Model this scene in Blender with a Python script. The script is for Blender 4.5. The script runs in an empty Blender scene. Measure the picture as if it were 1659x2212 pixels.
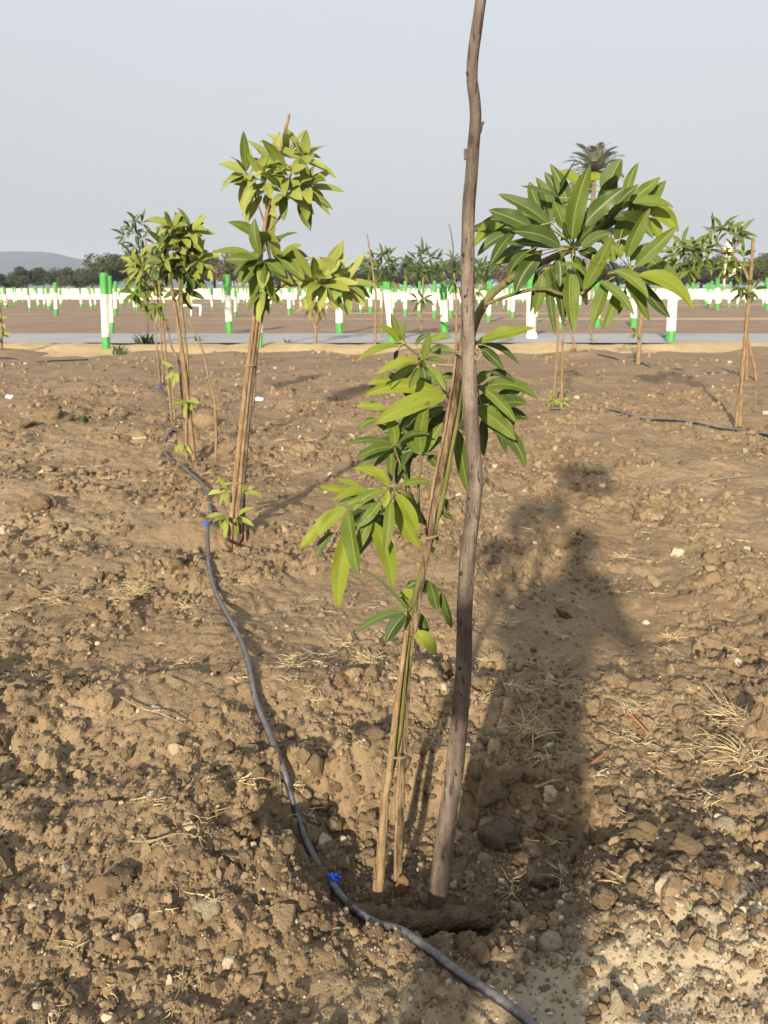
import bpy, bmesh, math, random
import numpy as np
from mathutils import Vector, Matrix

random.seed(7)
RNG = np.random.default_rng(7)
SC = bpy.context.scene
COL = SC.collection
PI = math.pi

# ------------------------------------------------------------------ camera model
CAM_H = 1.40
PITCH = math.radians(16.36)
FD = 1662.5                     # focal length in units of a 1659 x 2212 picture
CX, CY = 829.5, 1106.0
CAM = np.array([0.0, 0.0, CAM_H])
FWD = np.array([0.0, math.cos(PITCH), -math.sin(PITCH)])
UPV = np.array([0.0, math.sin(PITCH), math.cos(PITCH)])
RGT = np.array([1.0, 0.0, 0.0])
SUN_AZ, SUN_EL = math.radians(16.0), math.radians(20.0)   # shadows run towards (sin az, cos az)


def ray(px, py):
    return FWD + RGT * ((px - CX) / FD) - UPV * ((py - CY) / FD)


def at(px, py, Y):
    """Point of the line of sight (px, py) at forward distance Y."""
    d = ray(px, py)
    return Vector(CAM + d * (Y / d[1]))


def zdep(p):
    return float(np.dot(np.array(p) - CAM, FWD))


def m_per_px(p):
    return zdep(p) / FD


# crops used when measuring the picture -> 1659 x 2212 units
K = 1659 / 1920


def crop(x0, y0, s):
    return lambda x, y: ((x0 + x / s) * K, (y0 + y / s) * K)


c1 = crop(0, 500, 2.592)
c2 = crop(500, 500, 3.318)
c3 = crop(1100, 350, 2.5136)
c5 = crop(860, 540, 4.1475)
c6 = crop(500, 250, 4.0225)
c7 = crop(740, 780, 2.5136)
c8 = crop(700, 1600, 2.37)
c9 = crop(1700, 540, 7.541)
cg = crop(260, 780, 3.567)


# ------------------------------------------------------------------ numpy noise
def _hash(ix, iy, seed):
    h = (ix.astype(np.int64) * 374761393 + iy.astype(np.int64) * 668265263 + seed * 974634777) & 0xFFFFFFFF
    h = ((h ^ (h >> 13)) * 1274126177) & 0xFFFFFFFF
    h = ((h ^ (h >> 16)) * 2246822519) & 0xFFFFFFFF
    return ((h ^ (h >> 15)) & 0xFFFFFF) / float(0xFFFFFF)


def perlin(x, y, seed=0):
    ix, iy = np.floor(x), np.floor(y)
    fx, fy = x - ix, y - iy
    u, v = fx * fx * fx * (fx * (fx * 6 - 15) + 10), fy * fy * fy * (fy * (fy * 6 - 15) + 10)

    def g(a, b):
        t = _hash(ix + a, iy + b, seed) * 2 * PI
        return np.cos(t) * (fx - a) + np.sin(t) * (fy - b)
    n0 = g(0, 0) * (1 - u) + g(1, 0) * u
    n1 = g(0, 1) * (1 - u) + g(1, 1) * u
    return (n0 * (1 - v) + n1 * v) * 1.5


def worley(x, y, seed=0):
    ix, iy = np.floor(x), np.floor(y)
    best = np.full(x.shape, 9.0)
    bid = np.zeros(x.shape)
    for a in (-1, 0, 1):
        for b in (-1, 0, 1):
            cx_, cy_ = ix + a, iy + b
            px = cx_ + _hash(cx_, cy_, seed + 1)
            py = cy_ + _hash(cx_, cy_, seed + 2)
            d = np.hypot(px - x, py - y)
            m = d < best
            best = np.where(m, d, best)
            bid = np.where(m, _hash(cx_, cy_, seed + 3), bid)
    return best, bid


def ss(a, b, x):
    t = np.clip((x - a) / (b - a), 0, 1)
    return t * t * (3 - 2 * t)


def gauss(x, y, cx_, cy_, sx, sy):
    return np.exp(-((x - cx_) / sx) ** 2 - ((y - cy_) / sy) ** 2)


HX, HY, HA, HB = 0.15, 1.70, 0.52, 0.34          # the planting hole


def hole_r(x, y):
    wob = 1 + 0.10 * perlin(x * 5, y * 5, 31)
    return np.sqrt(((x - HX) / HA) ** 2 + ((y - HY) / HB) ** 2) * wob


def macro(x, y):
    x, y = np.asarray(x, float), np.asarray(y, float)
    d = np.hypot(x, y)
    amp = (0.30 + 0.70 * (1 - ss(9, 16, y))) * (1 - ss(120, 200, d)) * (1 - ss(16.6, 17.6, y) * (1 - ss(24, 26, y)) * 0.97)
    near = ss(0.0, 1.0, d)
    h = 0.055 * perlin(x * .55 + 3, y * .55, 1) + 0.045 * perlin(x * 1.25, y * 1.25, 2) + 0.034 * perlin(x * 2.9, y * 2.9, 3)
    h = h * amp * near
    far = 1 - ss(1.9, 3.2, y)
    h = h * (1 - 0.30 * far)
    # planting hole in front, steep far wall, raised rim and spoil heap on the right
    r = hole_r(x, y)
    edge = np.where(y > HY, 0.74, 0.5)
    dep = 1 - ss(edge, edge + 0.34, r)
    h = h * (1 - dep * 0.8) - 0.150 * dep
    h = h + 0.030 * np.exp(-((r - 1.22) / .22) ** 2) * (.55 + .45 * ss(-.25, .1, y - HY)) - 0.052 * gauss(x, y, .10, 1.36, .36, .2)
    h = h + 0.125 * gauss(x, y, .78, 1.34, .24, .24) + .05 * gauss(x, y, -.52, 1.62, .17, .3)
    # low terrace edge behind the hole
    h = h + 0.05 * np.exp(-((y - 2.42 - 0.12 * perlin(x * 1.3, y * 0, 9)) / .16) ** 2) * ss(1.2, 0.4, x) * ss(-2.2, -1.6, x)
    h = h - 0.05 * gauss(x, y, -1.0, 2.0, .45, .16)
    # holes of the next saplings
    h = h - 0.10 * gauss(x, y, -1.05, 4.25, .42, .22) + 0.04 * gauss(x, y, -1.0, 3.75, .7, .18)
    h = h - 0.07 * gauss(x, y, -1.45, 6.45, .5, .25) + 0.05 * gauss(x, y, -1.0, 7.0, .5, .3)
    h = h + 0.06 * gauss(x, y, -2.9, 5.3, .6, .35) + 0.07 * gauss(x, y, -3.3, 7.6, 1.1, .4)
    h = h - 0.05 * gauss(x, y, 4.2, 7.9, .6, .3)
    # spoil thrown up along the sand verge
    h = h + 0.16 * ss(-.25, .5, perlin(x * .55, y * .3, 21)) * np.exp(-((y - 16.5 - .5 * perlin(x * .8, y * 0, 22)) / .5) ** 2)
    return h


def patch(x, y):
    """1 where the soil is cloddy, low where it is trodden smooth."""
    return .46 + .60 * ss(-.28, .22, perlin(x * .95 + 5, y * .75, 17) + .35 * perlin(x * 3, y * 3, 18)) + .5 * np.exp(-((hole_r(x, y) - .95) / .3) ** 2) * ss(-.12, .08, y - HY)


def micro(x, y):
    d = np.hypot(x, y)
    fall = 1 - ss(9, 17, d)
    wx, wy = x + .05 * perlin(x * 6, y * 6, 11), y + .05 * perlin(x * 6 + 9, y * 6, 12)
    out = 0
    m1 = ss(-.25, .35, perlin(x * 1.1, y * 1.1, 13))
    for s, a, sd, m in ((.15, .24, 40, m1), (.075, .40, 50, .45 + .55 * m1), (.036, .52, 60, .55 + .45 * ss(-.3, .3, perlin(x * 2.3, y * 2.3, 14)))):
        f, bid = worley(wx / s, wy / s, sd)
        dome = np.sqrt(np.clip(1 - (f / (.45 + .3 * bid)) ** 2, 0, 1))
        out = out + dome * s * a * (.25 + .75 * bid) * m
    out = out + .006 * perlin(x * 22, y * 22, 15) * ss(4, 1.5, d) + .010 * perlin(x * 9, y * 9, 16)
    if not np.isscalar(x):
        rough = patch(x, y)
    else:
        rough = 1
    return out * fall * rough


def hgt(x, y):
    return float(macro(np.array([x]), np.array([y]))[0])


def hfull(x, y):
    x, y = np.array([float(x)]), np.array([float(y)])
    return float((macro(x, y) + micro(x, y))[0])


def ground(px, py, tmax=120.0, lift=0.0):
    """First point where the line of sight meets the ground."""
    d = ray(px, py)
    t = np.exp(np.linspace(math.log(.8), math.log(tmax), 1500))
    p = CAM[None, :] + d[None, :] * t[:, None]
    z = macro(p[:, 0], p[:, 1]) + lift
    below = np.nonzero(p[:, 2] <= z)[0]
    k = below[0] if len(below) else len(t) - 1
    if k > 0:
        a, b = p[k - 1, 2] - z[k - 1], p[k, 2] - z[k]
        f = a / (a - b) if a != b else 0
        q = p[k - 1] + (p[k] - p[k - 1]) * f
    else:
        q = p[0]
    return Vector((float(q[0]), float(q[1]), float(q[2])))


# ------------------------------------------------------------------ mesh builder
class MB:
    def __init__(self):
        self.v, self.f, self.m, self.uv = [], [], [], []

    def add(self, verts, faces, mat=0, uvs=None):
        o = len(self.v)
        self.v.extend([tuple(p) for p in verts])
        self.f.extend([tuple(i + o for i in f) for f in faces])
        self.m.extend([mat] * len(faces))
        self.uv.extend(uvs if uvs is not None else [(0, 0)] * len(verts))

    def tube(self, pts, rad, sides=10, mat=0, smooth=0, wob=0.0, seed=0, caps=True, squash=None):
        pts = [Vector(p) for p in pts]
        rad = list(rad) if hasattr(rad, '__len__') else [rad] * len(pts)
        if smooth:
            pts, rad = catmull(pts, rad, smooth)
        n = len(pts)
        t0 = (pts[1] - pts[0]).normalized()
        ref = Vector((0, -1, 0)) if abs(t0.y) < .9 else Vector((1, 0, 0))
        verts, faces, uvs = [], [], []
        L = 0
        s = t0.cross(ref).normalized()
        for i in range(n):
            t = (pts[min(i + 1, n - 1)] - pts[max(i - 1, 0)]).normalized()
            s = (s - t * s.dot(t)).normalized()
            b = t.cross(s).normalized()
            if i:
                L += (pts[i] - pts[i - 1]).length
            for k in range(sides):
                a = 2 * PI * k / sides
                r = rad[i]
                if wob:
                    r *= 1 + wob * (vn(pts[i].x * 40 + seed + math.cos(a) * 1.3, pts[i].z * 14 + math.sin(a) * 1.3 + pts[i].y * 14) - .5) * 2
                ca, sa = math.cos(a), math.sin(a)
                if squash:
                    sa *= squash
                verts.append(pts[i] + s * (ca * r) + b * (sa * r))
                uvs.append((k / sides, L))
        for i in range(n - 1):
            for k in range(sides):
                k2 = (k + 1) % sides
                faces.append((i * sides + k, i * sides + k2, (i + 1) * sides + k2, (i + 1) * sides + k))
        if caps:
            faces.append(tuple(range(sides - 1, -1, -1)))
            faces.append(tuple((n - 1) * sides + k for k in range(sides)))
        self.add(verts, faces, mat, uvs)
        return self

    def box(self, c, s, mat=0, rot=None):
        c = Vector(c)
        vs = []
        for z in (-1, 1):
            for y in (-1, 1):
                for x in (-1, 1):
                    p = Vector((x * s[0] / 2, y * s[1] / 2, z * s[2] / 2))
                    vs.append(c + (rot @ p if rot else p))
        self.add(vs, [(0, 2, 3, 1), (4, 5, 7, 6), (0, 1, 5, 4), (2, 6, 7, 3), (0, 4, 6, 2), (1, 3, 7, 5)], mat)
        return self

    def ball(self, c, r, mat=0, sub=2, scale=(1, 1, 1), rough=0.0, seed=0, cuts=0, rot=None):
        v, f = clod_shape(sub, rough, seed, cuts)
        v = v * np.array(scale) * r
        if rot is not None:
            v = v @ np.array(rot.to_3x3()).T
        self.add((v + np.array(c)).tolist(), f.tolist(), mat)
        return self

    def mesh(self, name, mats, smooth=True):
        me = bpy.data.meshes.new(name)
        me.from_pydata(self.v, [], self.f)
        for m in mats:
            me.materials.append(m)
        if len(mats) > 1:
            me.polygons.foreach_set('material_index', self.m)
        if smooth:
            me.polygons.foreach_set('use_smooth', [True] * len(self.f))
        uvl = me.uv_layers.new(name='UVMap')
        idx = np.empty(len(me.loops), dtype=np.int32)
        me.loops.foreach_get('vertex_index', idx)
        uvl.data.foreach_set('uv', np.array(self.uv, dtype=np.float32)[idx].ravel())
        me.update()
        return me


def vn(x, y):
    return float(perlin(np.array([x]), np.array([y]), 77)[0]) * .5 + .5


def catmull(pts, rad, sub):
    P, R = [], []
    n = len(pts)
    for i in range(n - 1):
        p0, p1, p2, p3 = pts[max(i - 1, 0)], pts[i], pts[i + 1], pts[min(i + 2, n - 1)]
        for j in range(sub):
            t = j / sub
            P.append(.5 * ((2 * p1) + (p2 - p0) * t + (2 * p0 - 5 * p1 + 4 * p2 - p3) * t * t + (3 * p1 - p0 - 3 * p2 + p3) * t ** 3))
            R.append(rad[i] + (rad[i + 1] - rad[i]) * t)
    P.append(pts[-1])
    R.append(rad[-1])
    return P, R


_ico = {}
_clods = {}


def ico(sub):
    if sub not in _ico:
        bm = bmesh.new()
        bmesh.ops.create_icosphere(bm, subdivisions=sub, radius=1)
        bm.verts.index_update()
        _ico[sub] = (np.array([v.co[:] for v in bm.verts]), np.array([[v.index for v in f.verts] for f in bm.faces]))
        bm.free()
    return _ico[sub]


def n3(p, seed):
    x, y, z = p[:, 0], p[:, 1], p[:, 2]
    return (perlin(x + z * .7 + seed * 3.1, y - z * .6, seed) + perlin(z + seed, x * .8 + y * .5, seed + 5)) * .5


def clod_shape(sub, rough, seed, cuts=0):
    key = (sub, round(rough, 2), seed, cuts)
    if key in _clods:
        return _clods[key]
    v, f = ico(sub)
    v = v.copy()
    r = np.random.default_rng(seed + 100)
    if rough:
        v = v * (1 + rough * n3(v * 1.3, seed) + rough * .5 * n3(v * 3.1, seed + 9) + rough * .3 * n3(v * 6.5, seed + 19))[:, None]
    for k in range(cuts):
        nrm = r.normal(size=3)
        nrm /= np.linalg.norm(nrm)
        d = r.uniform(.55, .85)
        s = v @ nrm - d
        v = v - np.clip(s, 0, None)[:, None] * nrm[None, :] * .88
    if cuts and rough:
        v = v * (1 + .05 * n3(v * 5.0, seed + 29))[:, None]
    _clods[key] = (v, f)
    return _clods[key]


def np_mesh(name, V, F, mats, smooth=False, mat_idx=None):
    """Large triangle / quad mesh straight from arrays."""
    me = bpy.data.meshes.new(name)
    k = F.shape[1]
    me.vertices.add(len(V))
    me.vertices.foreach_set('co', V.astype(np.float32).ravel())
    me.loops.add(F.size)
    me.loops.foreach_set('vertex_index', F.astype(np.int32).ravel())
    me.polygons.add(len(F))
    me.polygons.foreach_set('loop_start', np.arange(0, F.size, k, dtype=np.int32))
    me.polygons.foreach_set('loop_total', np.full(len(F), k, dtype=np.int32))
    for m in mats:
        me.materials.append(m)
    if mat_idx is not None:
        me.polygons.foreach_set('material_index', mat_idx.astype(np.int32))
    me.polygons.foreach_set('use_smooth', np.full(len(F), smooth))
    me.update(calc_edges=True)
    me.validate()
    return me


# ------------------------------------------------------------------ objects
def tag(o, label=None, cat=None, group=None, kind=None):
    if label:
        o['label'] = label
    if cat:
        o['category'] = cat
    if group:
        o['group'] = group
    if kind:
        o['kind'] = kind
    return o


def thing(name, label, cat, loc=(0, 0, 0), group=None):
    o = bpy.data.objects.new(name, None)
    o.empty_display_size = .1
    o.location = loc
    COL.objects.link(o)
    return tag(o, label, cat, group)


def part(name, me, parent=None, label=None):
    """A mesh modelled in world coordinates, hung under its thing (or part)."""
    o = bpy.data.objects.new(name, me)
    COL.objects.link(o)
    if parent is not None:
        o.parent = parent
        off = Vector((0, 0, 0))
        q = parent
        while q is not None:
            off += Vector(q.location)
            q = q.parent
        o.location = -off
    if label:
        o['label'] = label
    return o


def solo(name, me, label, cat, group=None, kind=None):
    o = bpy.data.objects.new(name, me)
    COL.objects.link(o)
    return tag(o, label, cat, group, kind)


def struct(name, me, kind='structure'):
    o = bpy.data.objects.new(name, me)
    COL.objects.link(o)
    o['kind'] = kind
    return o


# ------------------------------------------------------------------ materials
class NT:
    def __init__(self, name):
        self.mat = bpy.data.materials.new(name)
        self.mat.use_nodes = True
        self.nt = self.mat.node_tree
        self.nt.nodes.clear()
        self.out = self.nt.nodes.new('ShaderNodeOutputMaterial')

    def n(self, typ, props=None, **ins):
        nd = self.nt.nodes.new('ShaderNode' + typ)
        for k, v in (props or {}).items():
            setattr(nd, k, v)
        for k, v in ins.items():
            self.set(nd, k, v)
        return nd

    def set(self, nd, key, v):
        if key.startswith('i') and key[1:].isdigit():
            sock = nd.inputs[int(key[1:])]
        else:
            sock = nd.inputs[key.replace('_', ' ')]
        if isinstance(v, bpy.types.NodeSocket):
            self.nt.links.new(v, sock)
        elif isinstance(v, bpy.types.Node):
            self.nt.links.new(v.outputs[0], sock)
        else:
            if sock.type == 'RGBA' and len(v) == 3:
                v = (*v, 1)
            sock.default_value = v

    def math(self, op, a, b=None, c=None, clamp=False):
        nd = self.n('Math', {'operation': op, 'use_clamp': clamp})
        for i, v in enumerate((a, b, c)):
            if v is not None:
                self.set(nd, 'i%d' % i, v)
        return nd.outputs[0]

    def ramp(self, fac, stops, interp='LINEAR'):
        nd = self.n('ValToRGB')
        cr = nd.color_ramp
        cr.interpolation = interp
        while len(cr.elements) < len(stops):
            cr.elements.new(.5)
        for e, (p, c) in zip(cr.elements, stops):
            e.position = p
            e.color = (*c, 1) if len(c) == 3 else c
        self.set(nd, 'i0', fac)
        return nd.outputs[0]

    def mix(self, fac, a, b, mode='MIX'):
        nd = self.n('MixRGB', {'blend_type': mode})
        self.set(nd, 'i0', fac)
        self.set(nd, 'i1', a)
        self.set(nd, 'i2', b)
        return nd.outputs[0]

    def noise(self, vec, scale, detail=4, rough=.55, dist=0.0):
        nd = self.n('TexNoise', Scale=scale, Detail=detail, Roughness=rough, Distortion=dist)
        if vec is not None:
            self.set(nd, 'Vector', vec)
        return nd.outputs[0]

    def pos(self):
        return self.n('NewGeometry').outputs['Position']

    def sstep(self, a, b, x):
        nd = self.n('MapRange', {'interpolation_type': 'SMOOTHSTEP'})
        self.set(nd, 'i0', x)
        self.set(nd, 'i1', a)
        self.set(nd, 'i2', b)
        return nd.outputs[0]

    def bump(self, h, strength=.5, dist=.01):
        return self.n('Bump', Strength=strength, Distance=dist, Height=h).outputs[0]

    def surf(self, sh):
        self.nt.links.new(sh if isinstance(sh, bpy.types.NodeSocket) else sh.outputs[0], self.out.inputs[0])
        return self.mat

    def pbr(self, col, rough=.8, normal=None, spec=.3, **kw):
        nd = self.n('BsdfPrincipled', Base_Color=col, Roughness=rough)
        nd.inputs['Specular IOR Level'].default_value = spec
        if normal is not None:
            self.set(nd, 'Normal', normal)
        for k, v in kw.items():
            self.set(nd, k, v)
        return nd


SOIL_D, SOIL_M, SOIL_L = (.094, .065, .038), (.174, .124, .073), (.275, .205, .126)
PALE = (.33, .285, .195)


def soil_material():
    t = NT('tilled_soil')
    p = t.pos()
    big = t.noise(p, .55, 3)
    mid = t.noise(p, 3.2, 5, .6)
    fine = t.noise(p, 38, 5, .65)
    f = t.math('MULTIPLY_ADD', big, .45, t.math('MULTIPLY_ADD', mid, .45, t.math('MULTIPLY', fine, .38)))
    c = t.ramp(f, [(.36, SOIL_D), (.60, SOIL_M), (.86, SOIL_L)])
    sep = t.n('SeparateXYZ', i0=p)
    x, y = sep.outputs[0], sep.outputs[1]
    # crumbs of lighter grit
    vor = t.n('TexVoronoi', {'feature': 'F1'}, Vector=p, Scale=95.0)
    grit = t.math('MULTIPLY', t.sstep(.30, .16, vor.outputs['Distance']), t.sstep(.58, .66, t.noise(p, 11, 3)))
    c = t.mix(t.math('MULTIPLY', grit, .55), c, PALE)
    # pale grey spoil heaped on the right of the hole
    dx = t.math('MULTIPLY', t.math('SUBTRACT', x, .66), 1.2)
    dy = t.math('MULTIPLY', t.math('SUBTRACT', y, 1.22), 2.1)
    dd = t.math('SQRT', t.math('ADD', t.math('MULTIPLY', dx, dx), t.math('MULTIPLY', dy, dy)))
    spoil = t.math('MULTIPLY', t.sstep(.95, .25, t.math('ADD', dd, t.math('MULTIPLY', t.math('SUBTRACT', t.noise(p, 4.5, 4),   .5), .9))), .62)
    c = t.mix(spoil, c, (.345, .30, .215))
    # watered earth on the hole floor, darkened further to paint in its shade
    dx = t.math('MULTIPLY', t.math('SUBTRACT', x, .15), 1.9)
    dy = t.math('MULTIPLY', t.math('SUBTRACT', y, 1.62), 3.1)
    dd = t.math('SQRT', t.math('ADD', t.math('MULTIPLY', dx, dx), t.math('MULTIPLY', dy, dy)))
    wet_shade = t.math('MULTIPLY', t.sstep(1.15, .55, t.math('ADD', dd, t.math('MULTIPLY', t.math('SUBTRACT', t.noise(p, 7, 4), .5), .7))), .68)
    c = t.mix(wet_shade, c, (.062, .042, .027))
    # the farther field is a flatter, slightly greyer brown
    c = t.mix(t.math('MULTIPLY', t.sstep(5.0, 15.0, y), .75), c, t.ramp(t.noise(p, 1.6, 5, .65), [(.3, (.150, .104, .066)), (.7, (.235, .170, .112))]))
    c = t.mix(t.math('MULTIPLY', t.sstep(23, 25, y), .75), c, t.ramp(t.noise(p, .35, 5, .7), [(.3, (.165, .118, .086)), (.7, (.25, .185, .135))]))
    # straw-coloured bands between the far plots
    band = t.sstep(.56, .66, t.noise(t.n('Mapping', Vector=p, Scale=(.02, .22, 1)), 1.0, 3))
    c = t.mix(t.math('MULTIPLY', t.math('MULTIPLY', band, t.sstep(30, 36, y)), .7), c, (.42, .32, .19))
    hgt_ = t.math('ADD', t.math('MULTIPLY', t.noise(p, 70, 6, .7), .5), t.math('MULTIPLY', t.noise(p, 20, 5, .65), 1.0))
    hgt_ = t.math('ADD', hgt_, t.math('MULTIPLY', t.noise(p, 7, 5, .7), t.math('MULTIPLY', t.sstep(2.5, 6.0, y), 3.0)))
    n = t.bump(hgt_, .9, .014)
    return t.surf(t.pbr(c, .95, n, .15))


def clod_material(name, dark, lite, bump=.6, pale=0.0):
    t = NT(name)
    g = t.n('NewGeometry')
    rnd = g.outputs['Random Per Island']
    p = g.outputs['Position']
    f = t.math('ADD', t.math('MULTIPLY', rnd, .75), t.math('MULTIPLY', t.noise(p, 30, 5, .65), .5))
    c = t.ramp(f, [(.25, dark), (.95, lite)])
    if pale:
        c = t.mix(t.sstep(1 - pale, 1 - pale + .02, rnd), c, (.36, .31, .22))
    n = t.bump(t.noise(p, 90, 6, .7), bump, .008)
    return t.surf(t.pbr(c, .95, n, .15))


def stone_material(name, c0, c1, vein=False):
    t = NT(name)
    p = t.pos()
    f = t.noise(p, 24, 6, .65)
    c = t.ramp(f, [(.3, c0), (.7, c1)])
    c = t.mix(t.sstep(.62, .7, t.noise(p, 60, 4)), c, SOIL_L)
    if vein:
        c = t.mix(t.sstep(.02, .006, t.math('ABSOLUTE', t.math('SUBTRACT', t.noise(p, 5, 1), .5))), c, (.6, .55, .45))
    n = t.bump(t.math('ADD', t.math('MULTIPLY', t.noise(p, 75, 7, .75), 1.3), t.noise(p, 22, 5, .7)), 1.0, .016)
    return t.surf(t.pbr(c, .9, n, .2))


def leaf_material(name, dark, lite, under, trans=.28, spots=.5, rough=.54):
    t = NT(name)
    uv = t.n('UVMap')
    sep = t.n('SeparateXYZ', i0=uv.outputs[0])
    u, v = sep.outputs[0], sep.outputs[1]
    av = t.math('ABSOLUTE', v)
    g = t.n('NewGeometry')
    rnd = t.math('FRACT', t.math('ADD', g.outputs['Random Per Island'], t.n('ObjectInfo').outputs['Random']))
    p = g.outputs['Position']
    f = t.math('ADD', t.math('MULTIPLY', rnd, .7), t.math('MULTIPLY', t.noise(p, 14, 4), .4))
    c = t.ramp(f, [(.15, dark), (.95, lite)])
    # side veins in a herringbone from the midrib
    w = t.math('SINE', t.math('MULTIPLY', t.math('SUBTRACT', u, t.math('MULTIPLY', av, .10)), 135.0))
    vein = t.math('MULTIPLY', t.sstep(.60, .99, w), .26)
    c = t.mix(vein, c, under)
    c = t.mix(t.math('MULTIPLY', g.outputs['Backfacing'], .45), c, under)
    mid = t.sstep(.055, .03, t.math('MULTIPLY', av, t.math('SUBTRACT', 1.45, u)))
    c = t.mix(t.math('MULTIPLY', mid, .75), c, (.24, .26, .075))
    # tan scorched tips and small dark spots
    tip = t.math('MULTIPLY', t.sstep(.90, .97, t.math('ADD', u, t.math('MULTIPLY', t.math('SUBTRACT', t.noise(p, 40, 3), .5), .14))), t.sstep(.30, .5, rnd))
    c = t.mix(t.math('MULTIPLY', tip, .85), c, (.16, .10, .04))
    vor = t.n('TexVoronoi', {'feature': 'F1'}, Vector=p, Scale=150.0)
    sp = t.math('MULTIPLY', t.sstep(.34, .22, vor.outputs['Distance']), t.sstep(.56, .64, t.noise(p, 17, 2)))
    c = t.mix(t.math('MULTIPLY', sp, spots), c, (.02, .018, .008))
    nrm = t.bump(t.math('ADD', t.math('MULTIPLY', w, .5), t.math('MULTIPLY', t.noise(p, 60, 3), .6)), .10, .0015)
    b = t.pbr(c, rough, nrm, .22)
    tr = t.n('BsdfTranslucent', Color=t.mix(.5, c, under))
    mx = t.n('MixShader', i0=trans)
    t.set(mx, 'i1', b)
    t.set(mx, 'i2', tr)
    return t.surf(mx)


def bark_material(name, dark, mid, lite, streak=60.0, slit=0.0, slitc=(.03, .02, .015), rough=.85):
    t = NT(name)
    uv = t.n('UVMap')
    mp = t.n('Mapping', Vector=uv.outputs[0], Scale=(1, 1, 1))
    p = t.pos()
    st = t.n('Mapping', Vector=p, Scale=(1, 1, .13))
    f = t.noise(st, streak, 5, .65)
    patch = t.noise(p, 16, 4)
    c = t.ramp(t.math('MULTIPLY_ADD', f, .65, t.math('MULTIPLY', patch, .35)), [(.36, dark), (.5, mid), (.64, lite)])
    if slit:
        sm = t.n('Mapping', Vector=p, Scale=(1, 1, .22))
        s = t.sstep(.60, .64, t.noise(sm, 105, 3))
        c = t.mix(t.math('MULTIPLY', s, slit), c, slitc)
    n = t.bump(t.math('ADD', f, t.math('MULTIPLY', t.noise(p, 120, 4), .4)), .9, .008)
    return t.surf(t.pbr(c, rough, n, .2))


def plain(name, c, rough=.7, var=.15, scale=20, bump=.2, spec=.3, dist=.004):
    t = NT(name)
    p = t.pos()
    f = t.noise(p, scale, 5, .6)
    d = tuple(max(0, k * (1 - var)) for k in c)
    l = tuple(min(1, k * (1 + var)) for k in c)
    col = t.ramp(f, [(.3, d), (.7, l)])
    n = t.bump(t.noise(p, scale * 3, 5), bump, dist) if bump else None
    return t.surf(t.pbr(col, rough, n, spec))


def foliage_material(name, dark, lite, trans=.2):
    t = NT(name)
    g = t.n('NewGeometry')
    rnd = t.math('FRACT', t.math('ADD', g.outputs['Random Per Island'], t.n('ObjectInfo').outputs['Random']))
    c = t.ramp(rnd, [(.0, dark), (1, lite)])
    c = t.mix(.5, c, t.ramp(t.n('ObjectInfo').outputs['Random'], [(0, dark), (1, lite)]))
    b = t.pbr(c, .7, None, .2)
    tr = t.n('BsdfTranslucent', Color=c)
    mx = t.n('MixShader', i0=trans)
    t.set(mx, 'i1', b)
    t.set(mx, 'i2', tr)
    return t.surf(mx)


M = {}
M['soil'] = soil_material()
M['clod'] = clod_material('soil_clod', (.094, .066, .039), (.226, .166, .100), .85, .03)
M['clod_big'] = stone_material('dry_clod', (.135, .096, .055), (.225, .165, .098))
M['clod_dark'] = stone_material('dark_clod', (.105, .076, .052), (.18, .132, .088))  # darker soil tone for single clods
M['gravel'] = clod_material('pale_gravel', (.20, .165, .11), (.40, .35, .26), .5)
M['stone_tan'] = stone_material('tan_stone', (.19, .14, .076), (.27, .205, .12), False)
M['stone_vein'] = stone_material('veined_stone', (.19, .14, .076), (.27, .205, .12), True)
M['stone_pale'] = stone_material('pale_stone', (.29, .245, .16), (.42, .36, .25))
M['stone_white'] = stone_material('white_stone', (.42, .38, .29), (.55, .50, .40))
M['leaf_dark'] = leaf_material('dark_leaf', (.021, .040, .008), (.056, .088, .015), (.085, .125, .035), .18, .5)  # dark leaf tone: older leaves, and crown shade put into the colour
M['leaf_green'] = leaf_material('green_leaf', (.060, .094, .012), (.118, .156, .022), (.125, .175, .04), .26, .6)
M['leaf_bright'] = leaf_material('bright_leaf', (.138, .180, .015), (.210, .245, .026), (.20, .25, .045), .36, .25)  # bright leaf tone: leaf age plus backlight and glare painted into the colour
M['leaf_blue'] = leaf_material('waxy_leaf', (.040, .068, .017), (.074, .110, .030), (.11, .14, .05), .2, .3, .42)
M['leaf_dry'] = leaf_material('dry_leaf', (.17, .13, .035), (.25, .19, .06), (.4, .3, .12), .3, .2, .7)
M['leaf_far'] = leaf_material('distant_leaf', (.022, .042, .012), (.060, .095, .022), (.08, .11, .03), .22, 0)
M['leaf_fary'] = leaf_material('distant_bright_leaf', (.165, .200, .034), (.280, .310, .080), (.17, .21, .045), .32, 0)  # brighter yellow-green tone of the farther leaves
M['petiole'] = plain('leaf_stalk', (.17, .19, .045), .5, .2, 40, 0)
M['twig_green'] = bark_material('green_twig', (.062, .062, .022), (.105, .100, .036), (.16, .145, .06), 70)
M['stem_green'] = bark_material('green_stem', (.060, .066, .016), (.105, .110, .030), (.16, .14, .06), 60, .4, (.05, .045, .02))
M['bark_tan'] = bark_material('tan_bark', (.115, .078, .040), (.19, .135, .075), (.26, .20, .12), 90, .35, (.07, .045, .022))
M['bark_grey'] = bark_material('grey_bark', (.054, .042, .035), (.106, .084, .069), (.182, .148, .122), 45, .7, (.026, .015, .012))
M['split_wood'] = bark_material('split_wood', (.024, .017, .012), (.125, .088, .052), (.23, .175, .11), 130, .6, (.018, .012, .009))
M['stake_wood'] = bark_material('stake_wood', (.105, .067, .036), (.195, .132, .074), (.27, .20, .12), 80, .45, (.05, .03, .017))
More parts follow.
